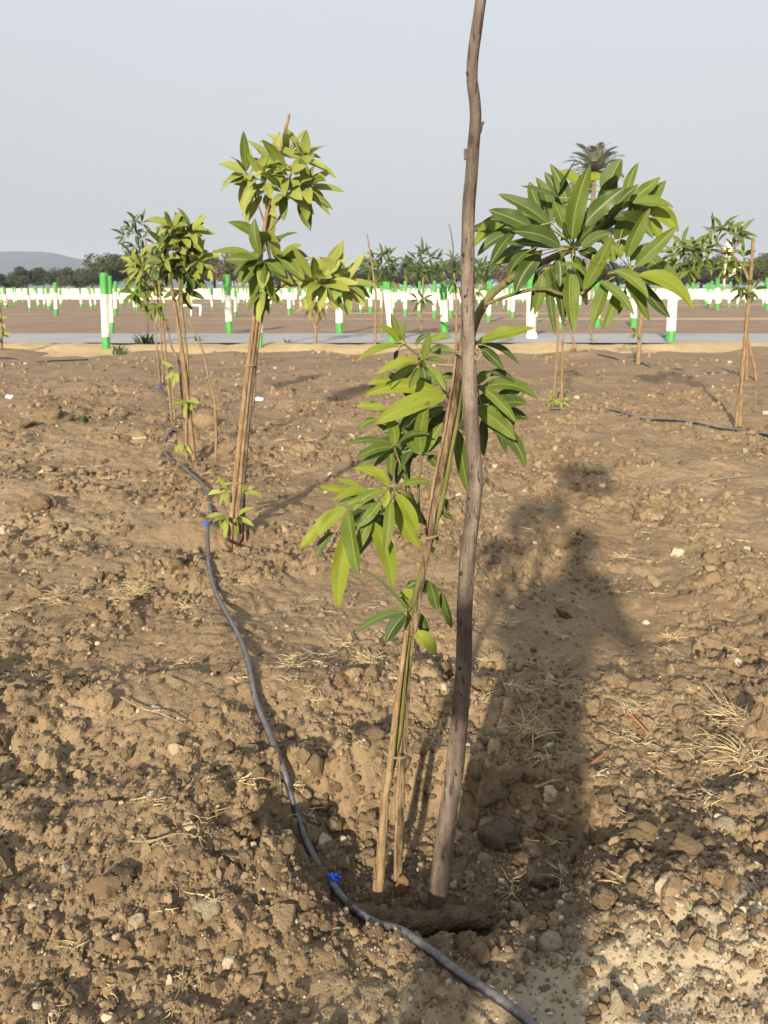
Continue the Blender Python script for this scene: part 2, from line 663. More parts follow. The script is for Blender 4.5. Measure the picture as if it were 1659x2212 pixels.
M['knot'] = plain('dark_knot', (.030, .020, .016), .9, .3, 90, .5)
M['string'] = plain('jute_string', (.24, .185, .11), .9, .2, 200, .2)
M['straw'] = clod_material('dry_straw', (.17, .125, .07), (.46, .37, .22), .1)
M['weed'] = foliage_material('weed_leaf', (.035, .065, .018), (.07, .11, .03))
t = NT('white_paint')
p = t.pos()
c = t.ramp(t.noise(p, 7, 5, .6), [(.3, (.50, .475, .40)), (.65, (.66, .63, .55))])
c = t.mix(t.math('MULTIPLY', t.sstep(.56, .68, t.noise(t.n('Mapping', Vector=p, Scale=(1, 1, .5)), 9, 6, .7)), .6), c, (.26, .21, .15))
M['white_paint'] = t.surf(t.pbr(c, .7, t.bump(t.noise(p, 30, 5), .2, .004), .3))
M['green_paint'] = plain('green_paint', (.060, .25, .060), .6, .2, 7, .15)
M['white_scrap'] = plain('white_plastic', (.75, .75, .74), .4, .05, 30, .3)
M['blue_plastic'] = plain('blue_plastic', (.012, .085, .60), .35, .15, 60, .1, .5)
M['root'] = plain('dirt_crust', (.135, .098, .060), .95, .4, 45, 1.0, .1, .02)
M['mud'] = plain('red_mud', (.135, .084, .046), .95, .25, 70, .8, .1, .008)
M['peel'] = plain('orange_bark_peel', (.25, .115, .055), .8, .25, 60, .3)
M['dead_twig'] = bark_material('dead_twig', (.13, .10, .066), (.22, .175, .12), (.33, .28, .21), 80)
# ================================================================== SETTING
def axis_x():
    a = list(np.arange(0, 1.3, .006))
    while a[-1] < 9:
        a.append(a[-1] + max(.006, a[-1] * .0065))
    while a[-1] < 3200:
        a.append(a[-1] * 1.06)
    a = np.array(a)
    return np.concatenate([-a[:0:-1], a])


def axis_y():
    back = [-.05]
    while back[-1] > -40:
        back.append(back[-1] - max(.05, abs(back[-1]) * .12))
    f = list(np.arange(0, .75, .05))
    f.append(.75)
    while f[-1] < 16:
        f.append(f[-1] + f[-1] * .0037)
    while f[-1] < 3600:
        f.append(f[-1] * 1.02)
    return np.array(back[::-1] + f)


gx, gy = axis_x(), axis_y()
XX, YY = np.meshgrid(gx, gy)
ZZ = macro(XX.ravel(), YY.ravel())
near = (np.abs(XX.ravel()) < 18) & (YY.ravel() > -2) & (YY.ravel() < 18)
ZZ[near] += micro(XX.ravel()[near], YY.ravel()[near]) - .012
V = np.stack([XX.ravel(), YY.ravel(), ZZ], 1)
nx, ny = len(gx), len(gy)
ii = (np.arange(ny - 1)[:, None] * nx + np.arange(nx - 1)[None, :]).ravel()
F = np.stack([ii, ii + 1, ii + nx + 1, ii + nx], 1)
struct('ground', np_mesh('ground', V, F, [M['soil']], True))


def strip(y0, y1, z, wob, seed, name, mat, zprof=None, n=240):
    """A long strip of made ground across the picture with uneven edges."""
    xs = np.concatenate([-np.geomspace(400, 30, 30), np.linspace(-28, 28, n), np.geomspace(30, 400, 30)])
    vs, fs = [], []
    rows = 10
    for i, x in enumerate(xs):
        a = y0 + wob * float(perlin(np.array([x * .35]), np.array([seed * 1.7]), seed)[0]) + wob * .5 * float(perlin(np.array([x * 1.4]), np.array([seed * 1.7]), seed + 3)[0])
        b = y1 + wob * .4 * float(perlin(np.array([x * .3]), np.array([seed * 2.7]), seed + 1)[0])
        for j in range(rows + 1):
            u = j / rows
            y = a + (b - a) * u
            vs.append((x, y, z + (zprof(u, x) if zprof else 0)))
    for i in range(len(xs) - 1):
        for j in range(rows):
            k = i * (rows + 1) + j
            fs.append((k, k + rows + 1, k + rows + 2, k + 1))
    return struct(name, np_mesh(name, np.array(vs), np.array(fs), [mat], True))


t = NT('road_surface')
p = t.pos()
f = t.math('ADD', t.math('MULTIPLY', t.noise(p, .6, 5, .65), .7), t.math('MULTIPLY', t.noise(p, 60, 3), .3))
road_m = t.surf(t.pbr(t.ramp(f, [(.3, (.20, .205, .215)), (.7, (.285, .285, .285))]), .85, t.bump(t.noise(p, 90, 3), .3, .01), .3))
t = NT('verge_sand')
p = t.pos()
f = t.math('ADD', t.math('MULTIPLY', t.noise(p, 1.3, 5, .65), .7), t.math('MULTIPLY', t.noise(p, 9, 4), .35))
c = t.ramp(f, [(.32, (.25, .175, .092)), (.5, (.37, .275, .15)), (.75, (.46, .36, .215))])
verge_m = t.surf(t.pbr(c, .95, t.bump(t.noise(p, 12, 5, .7), .7, .05), .15))

def vz(u, x):
    return .13 * math.sin(PI * min(1, u * 1.0)) ** 1.3 * (.35 + 1.2 * vn(x * .9, u * 2)) + .05 * (vn(x * 3.1, u * 5) - .5) - .03

strip(16.7, 19.8, 0.0, 1.1, 5, 'verge', verge_m, vz)
strip(19.4, 23.4, .055, .10, 8, 'road', road_m, lambda u, x: .03 * math.sin(PI * u))


# distant hill with a long back, low shoulder to the right
def hill():
    xs = np.linspace(-2400, -250, 120)
    ys = np.linspace(1550, 2150, 26)
    X, Y = np.meshgrid(xs, ys)
    prof = .80 * 86 * np.exp(-((X + 800) / 250) ** 2) + 55 * np.exp(-((X + 1250) / 330) ** 2) + 10 * np.exp(-((X + 520) / 120) ** 2) + 5 * perlin(X / 70, Y / 70, 4)
    Z = prof * np.sin(np.linspace(0, PI, 26))[:, None] ** 1.2 - 2
    vv = np.stack([X.ravel(), Y.ravel(), Z.ravel()], 1)
    k = (np.arange(25)[:, None] * 120 + np.arange(119)[None, :]).ravel()
    return np_mesh('hills', vv, np.stack([k, k + 1, k + 121, k + 120], 1), [plain('hill_scrub', (.040, .048, .058), .95, .25, .02, .3)], True)


struct('hills', hill())


# ------------------------------------------------------------------ loose clods, gravel, straw (nobody could count them)
def rotmats(n, rng):
    q = rng.normal(size=(n, 4))
    q /= np.linalg.norm(q, axis=1)[:, None]
    w, x, y, z = q.T
    return np.stack([1 - 2 * (y * y + z * z), 2 * (x * y - z * w), 2 * (x * z + y * w),
                     2 * (x * y + z * w), 1 - 2 * (x * x + z * z), 2 * (y * z - x * w),
                     2 * (x * z - y * w), 2 * (y * z + x * w), 1 - 2 * (x * x + y * y)], 1).reshape(n, 3, 3)


HOSE = []          # filled below: list of xy points the clods keep clear of


def scatter(n, smin, smed, smax, dmin, dmax, sub, rng, sig=.45, dens=None, sink=.2, rough=.5, cuts=4, shapes=10, spread=42):
    d = np.exp(rng.uniform(math.log(dmin), math.log(dmax), n))
    a = np.radians(rng.uniform(-spread, spread, n))
    x, y = d * np.sin(a), d * np.cos(a)
    if dens is not None:
        k = rng.uniform(size=n) < dens(x, y)
        x, y, d = x[k], y[k], d[k]
    n = len(x)
    s = np.clip(smed * (d / 1.5) ** .62 * np.exp(rng.normal(0, sig, n)), smin, smax)
    if HOSE:
        hp = np.array(HOSE)
        keep = np.ones(n, bool)
        for i in range(0, n, 4000):
            dd = np.min(np.hypot(x[i:i + 4000, None] - hp[None, :, 0], y[i:i + 4000, None] - hp[None, :, 1]), axis=1)
            keep[i:i + 4000] = dd > s[i:i + 4000] * .7 + .010
        x, y, d, s = x[keep], y[keep], d[keep], s[keep]
        n = len(x)
    z = macro(x, y) + micro(x, y) - .012 + s * (.5 - sink) * .55
    R = rotmats(n, rng)
    sc = np.stack([rng.uniform(.75, 1.15, n), rng.uniform(.65, 1.0, n), rng.uniform(.5, .85, n)], 1) * s[:, None] * .5
    which = rng.integers(0, shapes, n)
    VV, FF, o = [], [], 0
    for k in range(shapes):
        v, f = clod_shape(sub, rough, 200 + k, cuts)
        idx = np.nonzero(which == k)[0]
        if not len(idx):
            continue
        p = v[None, :, :] * sc[idx][:, None, :]
        p = np.einsum('nij,nvj->nvi', R[idx], p)
        p += np.stack([x[idx], y[idx], z[idx]], 1)[:, None, :]
        ff = f[None] + (np.arange(len(idx)) * len(v))[:, None, None] + o
        VV.append(p.reshape(-1, 3))
        FF.append(ff.reshape(-1, 3))
        o += len(idx) * len(v)
    return np.concatenate(VV), np.concatenate(FF)


# the black irrigation hose is laid first so that clods keep clear of it
HOSE_PX = [(1190, 2262), (1140, 2206), (1076, 2156), (1000, 2108), (935, 2064), (868, 2030), (815, 1999), (770, 1968), (738, 1938), (714, 1908),
           (688, 1868), (664, 1822), (646, 1776), (630, 1720), (617, 1676), (600, 1632), (580, 1588), (562, 1545), (550, 1505), (543, 1462),
           (533, 1418), (515, 1372), (490, 1330), (468, 1288), (455, 1245), (450, 1205), (451, 1165), (458, 1128), (452, 1090), (441, 1055), (420, 1032), (400, 1015), (391, 1000)]
HOSE_PX2 = [(391, 1000), (384, 999), (370, 995), (358, 980), (355, 962), (361, 945), (373, 930), (380, 928), (372, 924), (355, 918), (343, 912), (352, 911), (361, 908),
            (362, 890), (360, 868), (351, 848), (343, 838), (350, 830), (346, 815), (342, 800), (345, 785), (340, 772)]
HR = .0108


def lay(px, lift, burial=()):
    pts = []
    for i, (a, b) in enumerate(px):
        g = ground(a, b, 120.0, lift)
        pts.append(Vector((g.x, g.y, g.z)))
    # ease the heights so the pipe spans small dips instead of following them
    for _ in range(3):
        zs = [q.z for q in pts]
        for i in range(1, len(pts) - 1):
            pts[i].z = max(zs[i], .25 * zs[i - 1] + .5 * zs[i] + .25 * zs[i + 1])
    for i in burial:
        pts[i].z -= .055
    return pts


hose_pts = lay(HOSE_PX, .024)
for i in range(4, 12):       # here the pipe bridges the left end of the hole instead of dropping into it
    k = (i - 3) / 9
    Yq = hose_pts[3].y * (1 - k) + hose_pts[12].y * k
    q = at(*HOSE_PX[i], Yq)
    q.z = max(q.z, hgt(q.x, q.y) + .034)
    hose_pts[i] = q
hose_far = lay(HOSE_PX2, .014, (0, 1, 7, 8, 10, 11))
cp, _ = catmull(hose_pts + hose_far[1:], [HR] * (len(hose_pts) + len(hose_far) - 1), 6)
HOSE = [(q.x, q.y) for q in cp]


def dens_near(x, y):
    m = np.clip(1.35 * patch(x, y) - .45, .06, 1)
    hr = hole_r(x, y)
    m = np.maximum(m, .9 * np.exp(-((hr - 1.0) / .35) ** 2))
    return m


rng = np.random.default_rng(11)
v1, f1 = scatter(42000, .004, .0115, .034, .70, 12, 2, rng, .5, dens_near, .42, .5, 4, 10, 49)
v2, f2 = scatter(2600, .015, .027, .075, .72, 12, 3, rng, .40, dens_near, .42, .5, 4, 10, 49)
v3, f3 = scatter(42000, .003, .0065, .015, .70, 4.5, 1, rng, .4, lambda x, y: np.clip(1.35 * patch(x, y) - .4, .15, 1), .35)
v5, f5 = scatter(7500, .018, .020, .085, 3.6, 17.2, 2, rng, .45, dens_near, .42, .6, 4, 10, 49)
v4, f4 = scatter(420, .03, .042, .10, .80, 9, 4, rng, .35, dens_near, .45, .6, 6)
struct('soil_clods', np_mesh('soil_clods', np.concatenate([v1, v2, v3, v4, v5]),
                             np.concatenate([f1, f2 + len(v1), f3 + len(v1) + len(v2), f4 + len(v1) + len(v2) + len(v3), f5 + len(v1) + len(v2) + len(v3) + len(v4)]), [M['clod']], False), 'stuff')
vg, fg = scatter(7000, .003, .0075, .026, .70, 2.6, 2, rng, .55,
                 lambda x, y: np.clip(1.15 * gauss(x, y, .80, 1.2, .5, .36) + .35 * gauss(x, y, 0.1, 1.05, 1.2, .3) + .03, 0, 1), .2)
struct('gravel', np_mesh('gravel', vg, fg, [M['gravel']], False), 'stuff')
vp, fp = scatter(5000, .012, .024, .08, .9, 2.3, 3, rng, .4,
                 lambda x, y: np.clip(np.exp(-((hole_r(x, y) - .95) / .25) ** 2), 0, 1) * ss(-.16, .05, y - HY + .12 * ss(.2, .5, x)), .25)
struct('hole_rubble', np_mesh('hole_rubble', vp, fp, [M['clod_big']], True), 'stuff')


def strands(centres, rng, n=(10, 26), length=(.03, .08), flat=.45, w=.0015):
    mb_v, mb_f = [], []
    for (x, y, z, k) in centres:
        for _ in range(int(rng.integers(*n) * min(k, 1.4))):
            a = rng.uniform(0, 2 * PI)
            L = rng.uniform(*length) * k
            el = rng.uniform(-.05, 1.15) * (1 - flat) + .08
            d = np.array([math.cos(a) * math.cos(el), math.sin(a) * math.cos(el), math.sin(el)])
            p = np.array([x, y, z]) + rng.normal(0, .018 * k, 3) * np.array([1, 1, .15])
            side = np.array([-math.sin(a), math.cos(a), rng.uniform(-.5, .5)])
            ww = w * rng.uniform(.6, 1.5) * (.8 + .2 * k)
            o = len(mb_v)
            curl = rng.uniform(-.6, .6)
            for j in range(5):
                u = j / 4
                c = p + d * L * u + side * curl * L * u * u * .6 + np.array([0, 0, -L * .35 * u * u])
                zz = z + .003
                if c[2] < zz:
                    c[2] = zz + .003 * rng.uniform()
                r = ww * (1 - .75 * u)
                mb_v.extend([c + side * r, c + np.array([0, 0, 1.2 * r]), c - side * r])
            for j in range(4):
                b = o + j * 3
                for e in range(3):
                    e2 = (e + 1) % 3
                    mb_f.append((b + e, b + e2, b + 3 + e2, b + 3 + e))
    return np.array(mb_v), np.array(mb_f)


def band_centres(specs, rng):
    out = []
    for (px, py, sx, sy, n, k) in specs:
        for _ in range(int(n * .62)):
            g = ground(px + rng.normal(0, sx), max(760, py + rng.normal(0, sy)))
            out.append((g.x, g.y, hfull(g.x, g.y) + .001, k * rng.uniform(.7, 1.25)))
    return out


rng = np.random.default_rng(5)
spec = [(1480, 1690, 110, 60, 17, .8), (1590, 1610, 50, 50, 9, .9), (1420, 1570, 60, 40, 8, .8), (1130, 1500, 70, 60, 16, .8), (1250, 1430, 70, 70, 10, .75),
        (1150, 1300, 60, 40, 8, .7), (1200, 1165, 90, 20, 12, .8), (1420, 1160, 100, 20, 14, .9), (240, 1290, 120, 16, 22, .9), (640, 1370, 100, 60, 18, .75),
        (760, 1330, 80, 80, 12, .7), (800, 1440, 60, 30, 8, .8), (700, 1500, 90, 40, 10, .7), (480, 1270, 60, 40, 6, .8), (300, 1030, 120, 18, 14, 1.0), (600, 1020, 80, 14, 14, 1.2),
        (560, 965, 60, 8, 6, 1.3), (1200, 1080, 80, 20, 6, .8), (1570, 1060, 80, 30, 6, .9), (400, 1790, 150, 120, 16, .7), (700, 1700, 90, 60, 10, .6), (1150, 1850, 100, 60, 14, .7),
        (200, 1400, 160, 90, 14, .7), (1540, 1390, 90, 100, 12, .7), (300, 2080, 200, 90, 10, .6), (1500, 1260, 100, 40, 8, .8)]
vs_, fs_ = strands(band_centres(spec, rng), rng)
struct('dry_grass', np_mesh('dry_grass', vs_, fs_, [M['straw']], False), 'stuff')

# the clearest single tufts are things of their own
TUFTS = [(1150, 1583, 1.5, 'spiky dead grass tuft standing in the person shadow right of the grey pole'),
         (1590, 1580, 1.5, 'large straw coloured grass tuft near the right edge beside the reddish peel'),
         (1362, 1548, 1.0, 'low pale grass tuft just left of the reddish bark peel'),
         (1345, 1215, 1.0, 'pale dry grass tuft on the sunlit soil right of the head shadow'),
         (1100, 1350, .9, 'small yellowish tuft between clods inside the shadow of the person'),
         (1455, 1378, .9, 'thin dry grass tuft alone on the smooth soil at right'),
         (800, 1437, 1.0, 'blond grass tuft just left of the sapling stem under its lowest leaves'),
         (300, 1300, 1.2, 'matted whitish grass tuft on the left, nearest of the left grass patch'),
         (140, 1290, 1.2, 'matted grass tuft at far left below the long flat ridge'),
         (1600, 1670, 1.3, 'bushy straw tuft at right edge above the forked pale stone'),
         (1410, 1130, 1.0, 'dry grass tuft right of the topmost dark leaf shadow')]
for (px, py, k, lab) in TUFTS:
    g = ground(px, py)
    vv, ff = strands([(g.x, g.y, hfull(g.x, g.y) + .004, k)] * 2, rng, (24, 36), (.035, .085), .2, .0016)
    solo('grass_tuft', np_mesh('grass_tuft', vv, ff, [M['straw']], False), lab, 'grass tuft', 'dry grass tufts on the soil')


def weed(px, py, h, n, lab, Y=None):
    g = ground(px, py)
    mb = MB()
    for i in range(n):
        a = random.uniform(0, 2 * PI)
        L = h * random.uniform(.6, 1.2)
        b = g + Vector((random.gauss(0, h * .25), random.gauss(0, h * .2), 0))
        d = Vector((math.cos(a) * .5, math.sin(a) * .5, 1)).normalized()
        s = Vector((-math.sin(a), math.cos(a), 0)) * L * .07
        m, e = b + d * L * .55, b + d * L + Vector((math.cos(a), math.sin(a), -.4)) * L * .2
        mb.add([b - s, b + s, m + s, m - s, e], [(0, 1, 2, 3), (3, 2, 4)])
    return solo('weed', mb.mesh('weed', [M['weed']], False), lab, 'weed', 'green weeds in the soil')


weed(185, 912, .09, 26, 'small green grass weed beside the flat tan rocks on the left')
weed(255, 765, .25, 30, 'flat green weed on dark soil left of the nearest post')
weed(315, 748, .35, 30, 'leafy weed under the thin dark sapling near the verge')
weed(1435, 735, .2, 14, 'tiny weed on the sand verge right of the right-hand post')
weed(620, 745, .2, 12, 'low weed on the sand verge behind the second sapling')
weed(430, 742, .22, 14, 'low weed on the sand verge behind the leaning stakes')

# ------------------------------------------------------------------ rocks and clods that stand out
ROCKS = [  # px, py (centre), w, h, material, sub, cuts, label
    (300, 945, 44, 44, 'stone_vein', 3, 2, 'rounded tan stone with a pale vein lying left of the hose'),
    (440, 905, 66, 42, 'stone_tan', 3, 6, 'blocky tan rock behind the two thin stakes of the left saplings'),
    (90, 1085, 82, 54, 'clod_big', 3, 6, 'big angular tan clod on the left with a dark shadow side'),
    (545, 1620, 52, 34, 'stone_tan', 3, 6, 'tan angular stone touching the hose above the hole'),
    (488, 1613, 44, 34, 'clod_big', 3, 5, 'brown rounded clod just left of the tan stone by the hose'),
    (500, 1490, 30, 24, 'stone_tan', 3, 4, 'small tan stone left of the hose halfway up'),
    (296, 1984, 36, 50, 'stone_pale', 3, 7, 'cream angular stone standing upright at lower left'),
    (446, 1962, 66, 36, 'stone_pale', 3, 5, 'broad whitish crusted stone at the left lip of the hole'),
    (1050, 2072, 36, 34, 'stone_white', 3, 1, 'smooth white round pebble right of the hose at the bottom'),
    (1072, 1803, 112, 84, 'clod_dark', 4, 7, 'largest dark clod right of the grey pole in the hole'),
    (1056, 1698, 88, 92, 'clod_big', 4, 6, 'cracked olive tan clod right of the grey pole above the dark clod'),
    (1310, 1938, 66, 52, 'clod_big', 4, 3, 'rounded brown clod on the right lip of the hole'),
    (1165, 1895, 90, 66, 'clod_dark', 4, 5, 'wide dark clod between the hole floor and its right lip'),
    (1570, 1785, 70, 52, 'stone_pale', 3, 6, 'pale forked stone at the right with dark shade behind'),
    (1332, 2160, 40, 68, 'stone_pale', 3, 4, 'tall pale lump in the gravel at the bottom right'),
    (262, 1893, 76, 46, 'clod_dark', 3, 5, 'grey brown clod in the shade left of the hole'),
    (10, 1600, 40, 74, 'clod_big', 3, 6, 'tall tan clod cut by the left edge of the picture'),
    (525, 1850, 48, 40, 'clod_big', 3, 5, 'squarish brown clod at the left lip of the hole'),
    (405, 1840, 70, 40, 'clod_big', 3, 3, 'smooth brown clod up left of the hole'),
    (1472, 1478, 48, 36, 'stone_tan', 3, 5, 'tan stone at right between dry grass tufts, the left of two'),
    (1528, 1480, 36, 34, 'stone_tan', 3, 5, 'tan stone at right between dry grass tufts, the right of two'),
    (1390, 1795, 76, 56, 'clod_big', 3, 5, 'light clod on the rear of the right spoil heap'),
    (1195, 2030, 60, 56, 'stone_pale', 3, 5, 'grey crusty lump on the near lip right of the pole'),
    (985, 2000, 76, 40, 'clod_big', 3, 5, 'rough pale clod on the near lip below the pole foot'),
    (668, 2067, 32, 26, 'stone_pale', 3, 4, 'small white stone left of the hose on the near lip'),
    (703, 1998, 30, 22, 'clod_big', 3, 5, 'small tan clod between hose and hole on the near lip'),
    (1158, 1925, 20, 20, 'stone_pale', 3, 1, 'little cream ball-shaped stone on the hole floor at right'),
    (1210, 1168, 62, 46, 'clod_big', 3, 3, 'sunlit brown lump between the two dark shadow patches'),
    (100, 905, 104, 24, 'clod_big', 3, 6, 'long flat tan rock on the left field'),
    (48, 915, 60, 20, 'clod_big', 3, 6, 'flat tan rock beside the long flat rock at far left'),
    (262, 892, 40, 24, 'clod_big', 3, 5, 'low tan clod right of the green grass weed'),
    (236, 940, 24, 24, 'clod_big', 3, 4, 'little round clod left of the veined tan stone'),
    (487, 1200, 34, 22, 'stone_tan', 3, 4, 'flat stone at the foot of the second sapling'),
    (515, 1206, 30, 22, 'clod_big', 3, 4, 'brown clod at the foot of the second sapling, right of the flat stone'),
    (650, 2140, 40, 34, 'clod_big', 3, 4, 'round brown clod at the bottom left of the hose'),
    (1540, 2040, 36, 32, 'stone_pale', 3, 3, 'round pale stone on the right gravel heap'),
    (1440, 1900, 40, 34, 'clod_big', 3, 4, 'brown clod on the slope of the right heap'),
    (860, 1955, 60, 30, 'clod_dark', 3, 4, 'dark clod in the hole in front of the sapling foot'),
    (800, 1780, 60, 60, 'clod_big', 4, 6, 'tan clod in the far wall of the hole behind the sapling stem'),
]
for i, (px, py, w, h, m, sub, cuts, lab) in enumerate(ROCKS):
    g = ground(px, py + h * .30)
    mp = m_per_px(g)
    rw, rh = w * mp / 2, h * mp / 2
    v, f = clod_shape(sub if 'stone' in m else 4, .38 if 'stone' in m else .6, 300 + i, cuts)
    v = v / np.abs(v).max(0) * np.array([rw, max(rw * .8, rh * .8), max(rh * .95, rw * .5)])
    a = random.uniform(-.25, .25)
    v = v @ np.array(Matrix.Rotation(a, 3, 'Y'))
    v[:, 2] += g.z + rh * .35
    v[:, 0] += g.x
    v[:, 1] += g.y + rw * .2
    solo('stone' if 'stone' in m else 'clod', np_mesh('stone', v, f, [M[m]], True), lab, 'stone' if 'stone' in m else 'clod',
         'stones lying on the soil' if 'stone' in m else 'big clods of soil')

# ------------------------------------------------------------------ hoses
t = NT('hose_rubber')
g_ = t.n('NewGeometry')
p = g_.outputs['Position']
up = t.n('SeparateXYZ', i0=g_.outputs['Normal']).outputs[2]
dust = t.math('MULTIPLY', t.sstep(.05, 1.0, t.math('ADD', up, t.math('MULTIPLY', t.math('SUBTRACT', t.noise(p, 30, 6, .75), .5), 2.6))), .62)
c = t.mix(dust, (.016, .018, .024), t.ramp(t.noise(p, 90, 4), [(.3, (.09, .087, .088)), (.7, (.20, .195, .19))]))
M['hose'] = t.surf(t.pbr(c, .5, t.bump(t.noise(p, 150, 3), .25, .002), .4))

root = thing('irrigation_hose', 'dusty black irrigation hose snaking past the hole in front, half buried farther back', 'hose', hose_pts[9])
mb = MB()
mb.tube(hose_pts, HR, 14, 0, 8)
mb.tube(hose_far, HR * .95, 10, 0, 8)
pipe = part('pipe', mb.mesh('pipe', [M['hose']]), root)


def emitter(q, along, side, k, lab):
    mb = MB()
    z = Vector((0, 0, 1))
    ax = (side * .75 + z * .75).normalized()
    base = q + ax * (HR * .9)
    mb.tube([base - ax * .004, base, base + ax * .0075 * k, base + ax * .0085 * k], [.0135 * k, .0145 * k, .0145 * k, .0125 * k], 14, 0)
    s2 = ax.cross(along).normalized()
    for i in range(12):      # gripping ribs
        a = 2 * PI * i / 12
        d = along * math.cos(a) + s2 * math.sin(a)
        c = base + d * .0148 * k
        mb.tube([c, c + ax * .0075 * k], .0009 * k, 5, 0)
    mb.tube([base + ax * .0085 * k, base + ax * .013 * k, base + ax * .0185 * k], [.0075 * k, .0062 * k, .0038 * k], 12, 0)
    mb.tube([base + side * .012 * k, base + side * .024 * k], [.0045 * k, .0032 * k], 10, 0)
    e = part('drip_emitter', mb.mesh('drip_emitter', [M['blue_plastic']]), pipe, lab)
    return e


q = hose_pts[9]
al = (hose_pts[10] - hose_pts[8]).normalized()
emitter(q, al, Vector((.9, .25, 0)).normalized(), 1.0, 'bright blue drip emitter at the edge of the hole')
q = hose_pts[26] + Vector((0, 0, .004))
al = (hose_pts[27] - hose_pts[25]).normalized()
emitter(q, al, Vector((-1, 0, 0)), 1.0, 'blue drip emitter beside the second sapling')
q = hose_far[16]
emitter(q, Vector((0, 1, 0)), Vector((1, 0, 0)), 1.2, 'far blue drip emitter beside the leaning stakes')

right_pts = lay([(1188, 884), (1215, 884), (1245, 883), (1270, 883), (1300, 884), (1335, 891), (1370, 900), (1400, 906), (1440, 908), (1480, 911), (1510, 916),
                 (1540, 924), (1580, 928), (1610, 932), (1640, 938), (1665, 948), (1700, 960)], .012, (2,))
r2 = thing('irrigation_hose', 'thin black hose on smooth soil running off the right edge', 'hose', right_pts[6])
part('pipe', MB().tube(right_pts, .015, 10, 0, 6).mesh('pipe', [M['hose']]), r2)
r3p = lay([(1290, 765), (1310, 770), (1330, 775), (1352, 776), (1375, 781), (1400, 790), (1430, 793), (1465, 797), (1500, 800), (1540, 806), (1580, 800), (1659, 806)], .004, (3, 6, 8, 10))
r3 = thing('irrigation_hose', 'far black hose showing in short dashes behind the right saplings', 'hose', r3p[4])
part('pipe', MB().tube(r3p, .016, 8, 0, 6).mesh('pipe', [M['hose']]), r3)
r4p = lay([(-20, 772), (30, 774), (60, 778), (90, 780), (140, 778), (190, 776)], .010, (2,))
r4 = thing('irrigation_hose', 'far black hose on dark soil at the left edge', 'hose', r4p[1])
part('pipe', MB().tube(r4p, .016, 8, 0, 6).mesh('pipe', [M['hose']]), r4)


# ------------------------------------------------------------------ twigs and litter
def twig(pxs, wpx, mat, lab, name='twig', lift=.012, cat='twig'):
    pts = []
    for (a, b) in pxs:
        g = ground(a, b)
        pts.append(Vector((g.x, g.y, hfull(g.x, g.y) + lift * random.uniform(.6, 1.3))))
    r = wpx * m_per_px(pts[0]) / 2
    mb = MB().tube(pts, [r * (1 - .45 * i / (len(pts) - 1)) for i in range(len(pts))], 7, 0, 5, .15)
    return solo(name, mb.mesh(name, [M[mat]]), lab, cat, 'twigs lying on the soil')


twig([(1152, 1718), (1165, 1712), (1190, 1706), (1210, 1702)], 8, 'dead_twig', 'short whitish twig on dark clods right of the grey pole')
twig([(1490, 1066), (1515, 1048), (1550, 1042), (1590, 1034), (1628, 1028)], 4, 'dead_twig', 'long curved dry twig on the smooth soil at right')
twig([(264, 1525), (310, 1545), (350, 1562), (398, 1585)], 5, 'dead_twig', 'thin brown twig lying on the left soil ledge')
twig([(280, 1836), (330, 1838), (380, 1835), (420, 1838)], 6, 'dead_twig', 'grey crooked twig on clods left of the hole', lift=.02)
twig([(364, 1472), (376, 1490), (385, 1505)], 4, 'dead_twig', 'short straw twig on soil at left centre', lift=.02)
twig([(1350, 1555), (1372, 1573), (1402, 1598)], 8, 'peel', 'reddish bark peel lying among dry grass at right', 'bark_peel', .012, 'bark peel')
twig([(1272, 1662), (1295, 1650), (1318, 1632)], 7, 'peel', 'dark orange bark peel below the brighter peel', 'bark_peel', .012, 'bark peel')
twig([(940, 1935), (935, 1968), (945, 2000), (962, 2018)], 4, 'peel', 'thin reddish root bent over the dirt log at the pole foot', 'root', .03, 'root')
twig([(1290, 1460), (1320, 1474), (1345, 1486)], 5, 'dead_twig', 'short straw stalk on the soil left of the two tan stones')
twig([(1080, 1478), (1092, 1500), (1105, 1516)], 5, 'dead_twig', 'pale forked twig in the shadow of the person')
twig([(940, 790), (975, 792), (1010, 790)], 4, 'dead_twig', 'thin dark twig on far soil behind the grey pole')


def scrap(px, py, w, h, lab, name, mat='white_scrap'):
    g = ground(px, py)
    mp = m_per_px(g)
    v, f = clod_shape(3, .9, 500 + int(px), 3)
    v = v * np.array([w * mp / 2, w * mp * .4, h * mp / 2]) + np.array([g.x, g.y, g.z + h * mp * .3])
    solo(name, np_mesh(name, v, f, [M[mat]], False), lab, 'litter')


scrap(562, 864, 18, 8, 'crumpled white scrap on soil right of the second sapling', 'white_scrap')
scrap(20, 860, 16, 9, 'white crumpled scrap on dark soil at the left edge', 'white_scrap')
scrap(1147, 737, 26, 26, 'clear white plastic bag at the foot of the post behind the big crown', 'plastic_bag')
scrap(12, 741, 30, 6, 'flat white scrap at the road edge far left', 'white_scrap')

# dirt-caked log across the hole
pa = []
for (lx, ly) in ((745, 1945), (800, 1956), (860, 1962), (930, 1972), (995, 1984), (1060, 1990)):
    q = at(lx, ly, 1.57)
    pa.append(Vector((q.x, q.y, hfull(q.x, q.y) + .014 + .006 * math.sin(lx))))
mb = MB().tube(pa, [.018, .027, .031, .029, .027, .012], 18, 0, 10, .42, 3)
solo('dirt_log', mb.mesh('dirt_log', [M['root']]), 'dirt-caked log lying across the hole at the feet of the poles', 'log')
# ================================================================== LEAVES AND SAPLINGS
UPZ = Vector((0, 0, 1))
SUNV = Vector((-math.sin(SUN_AZ) * math.cos(SUN_EL), -math.cos(SUN_AZ) * math.cos(SUN_EL), math.sin(SUN_EL)))


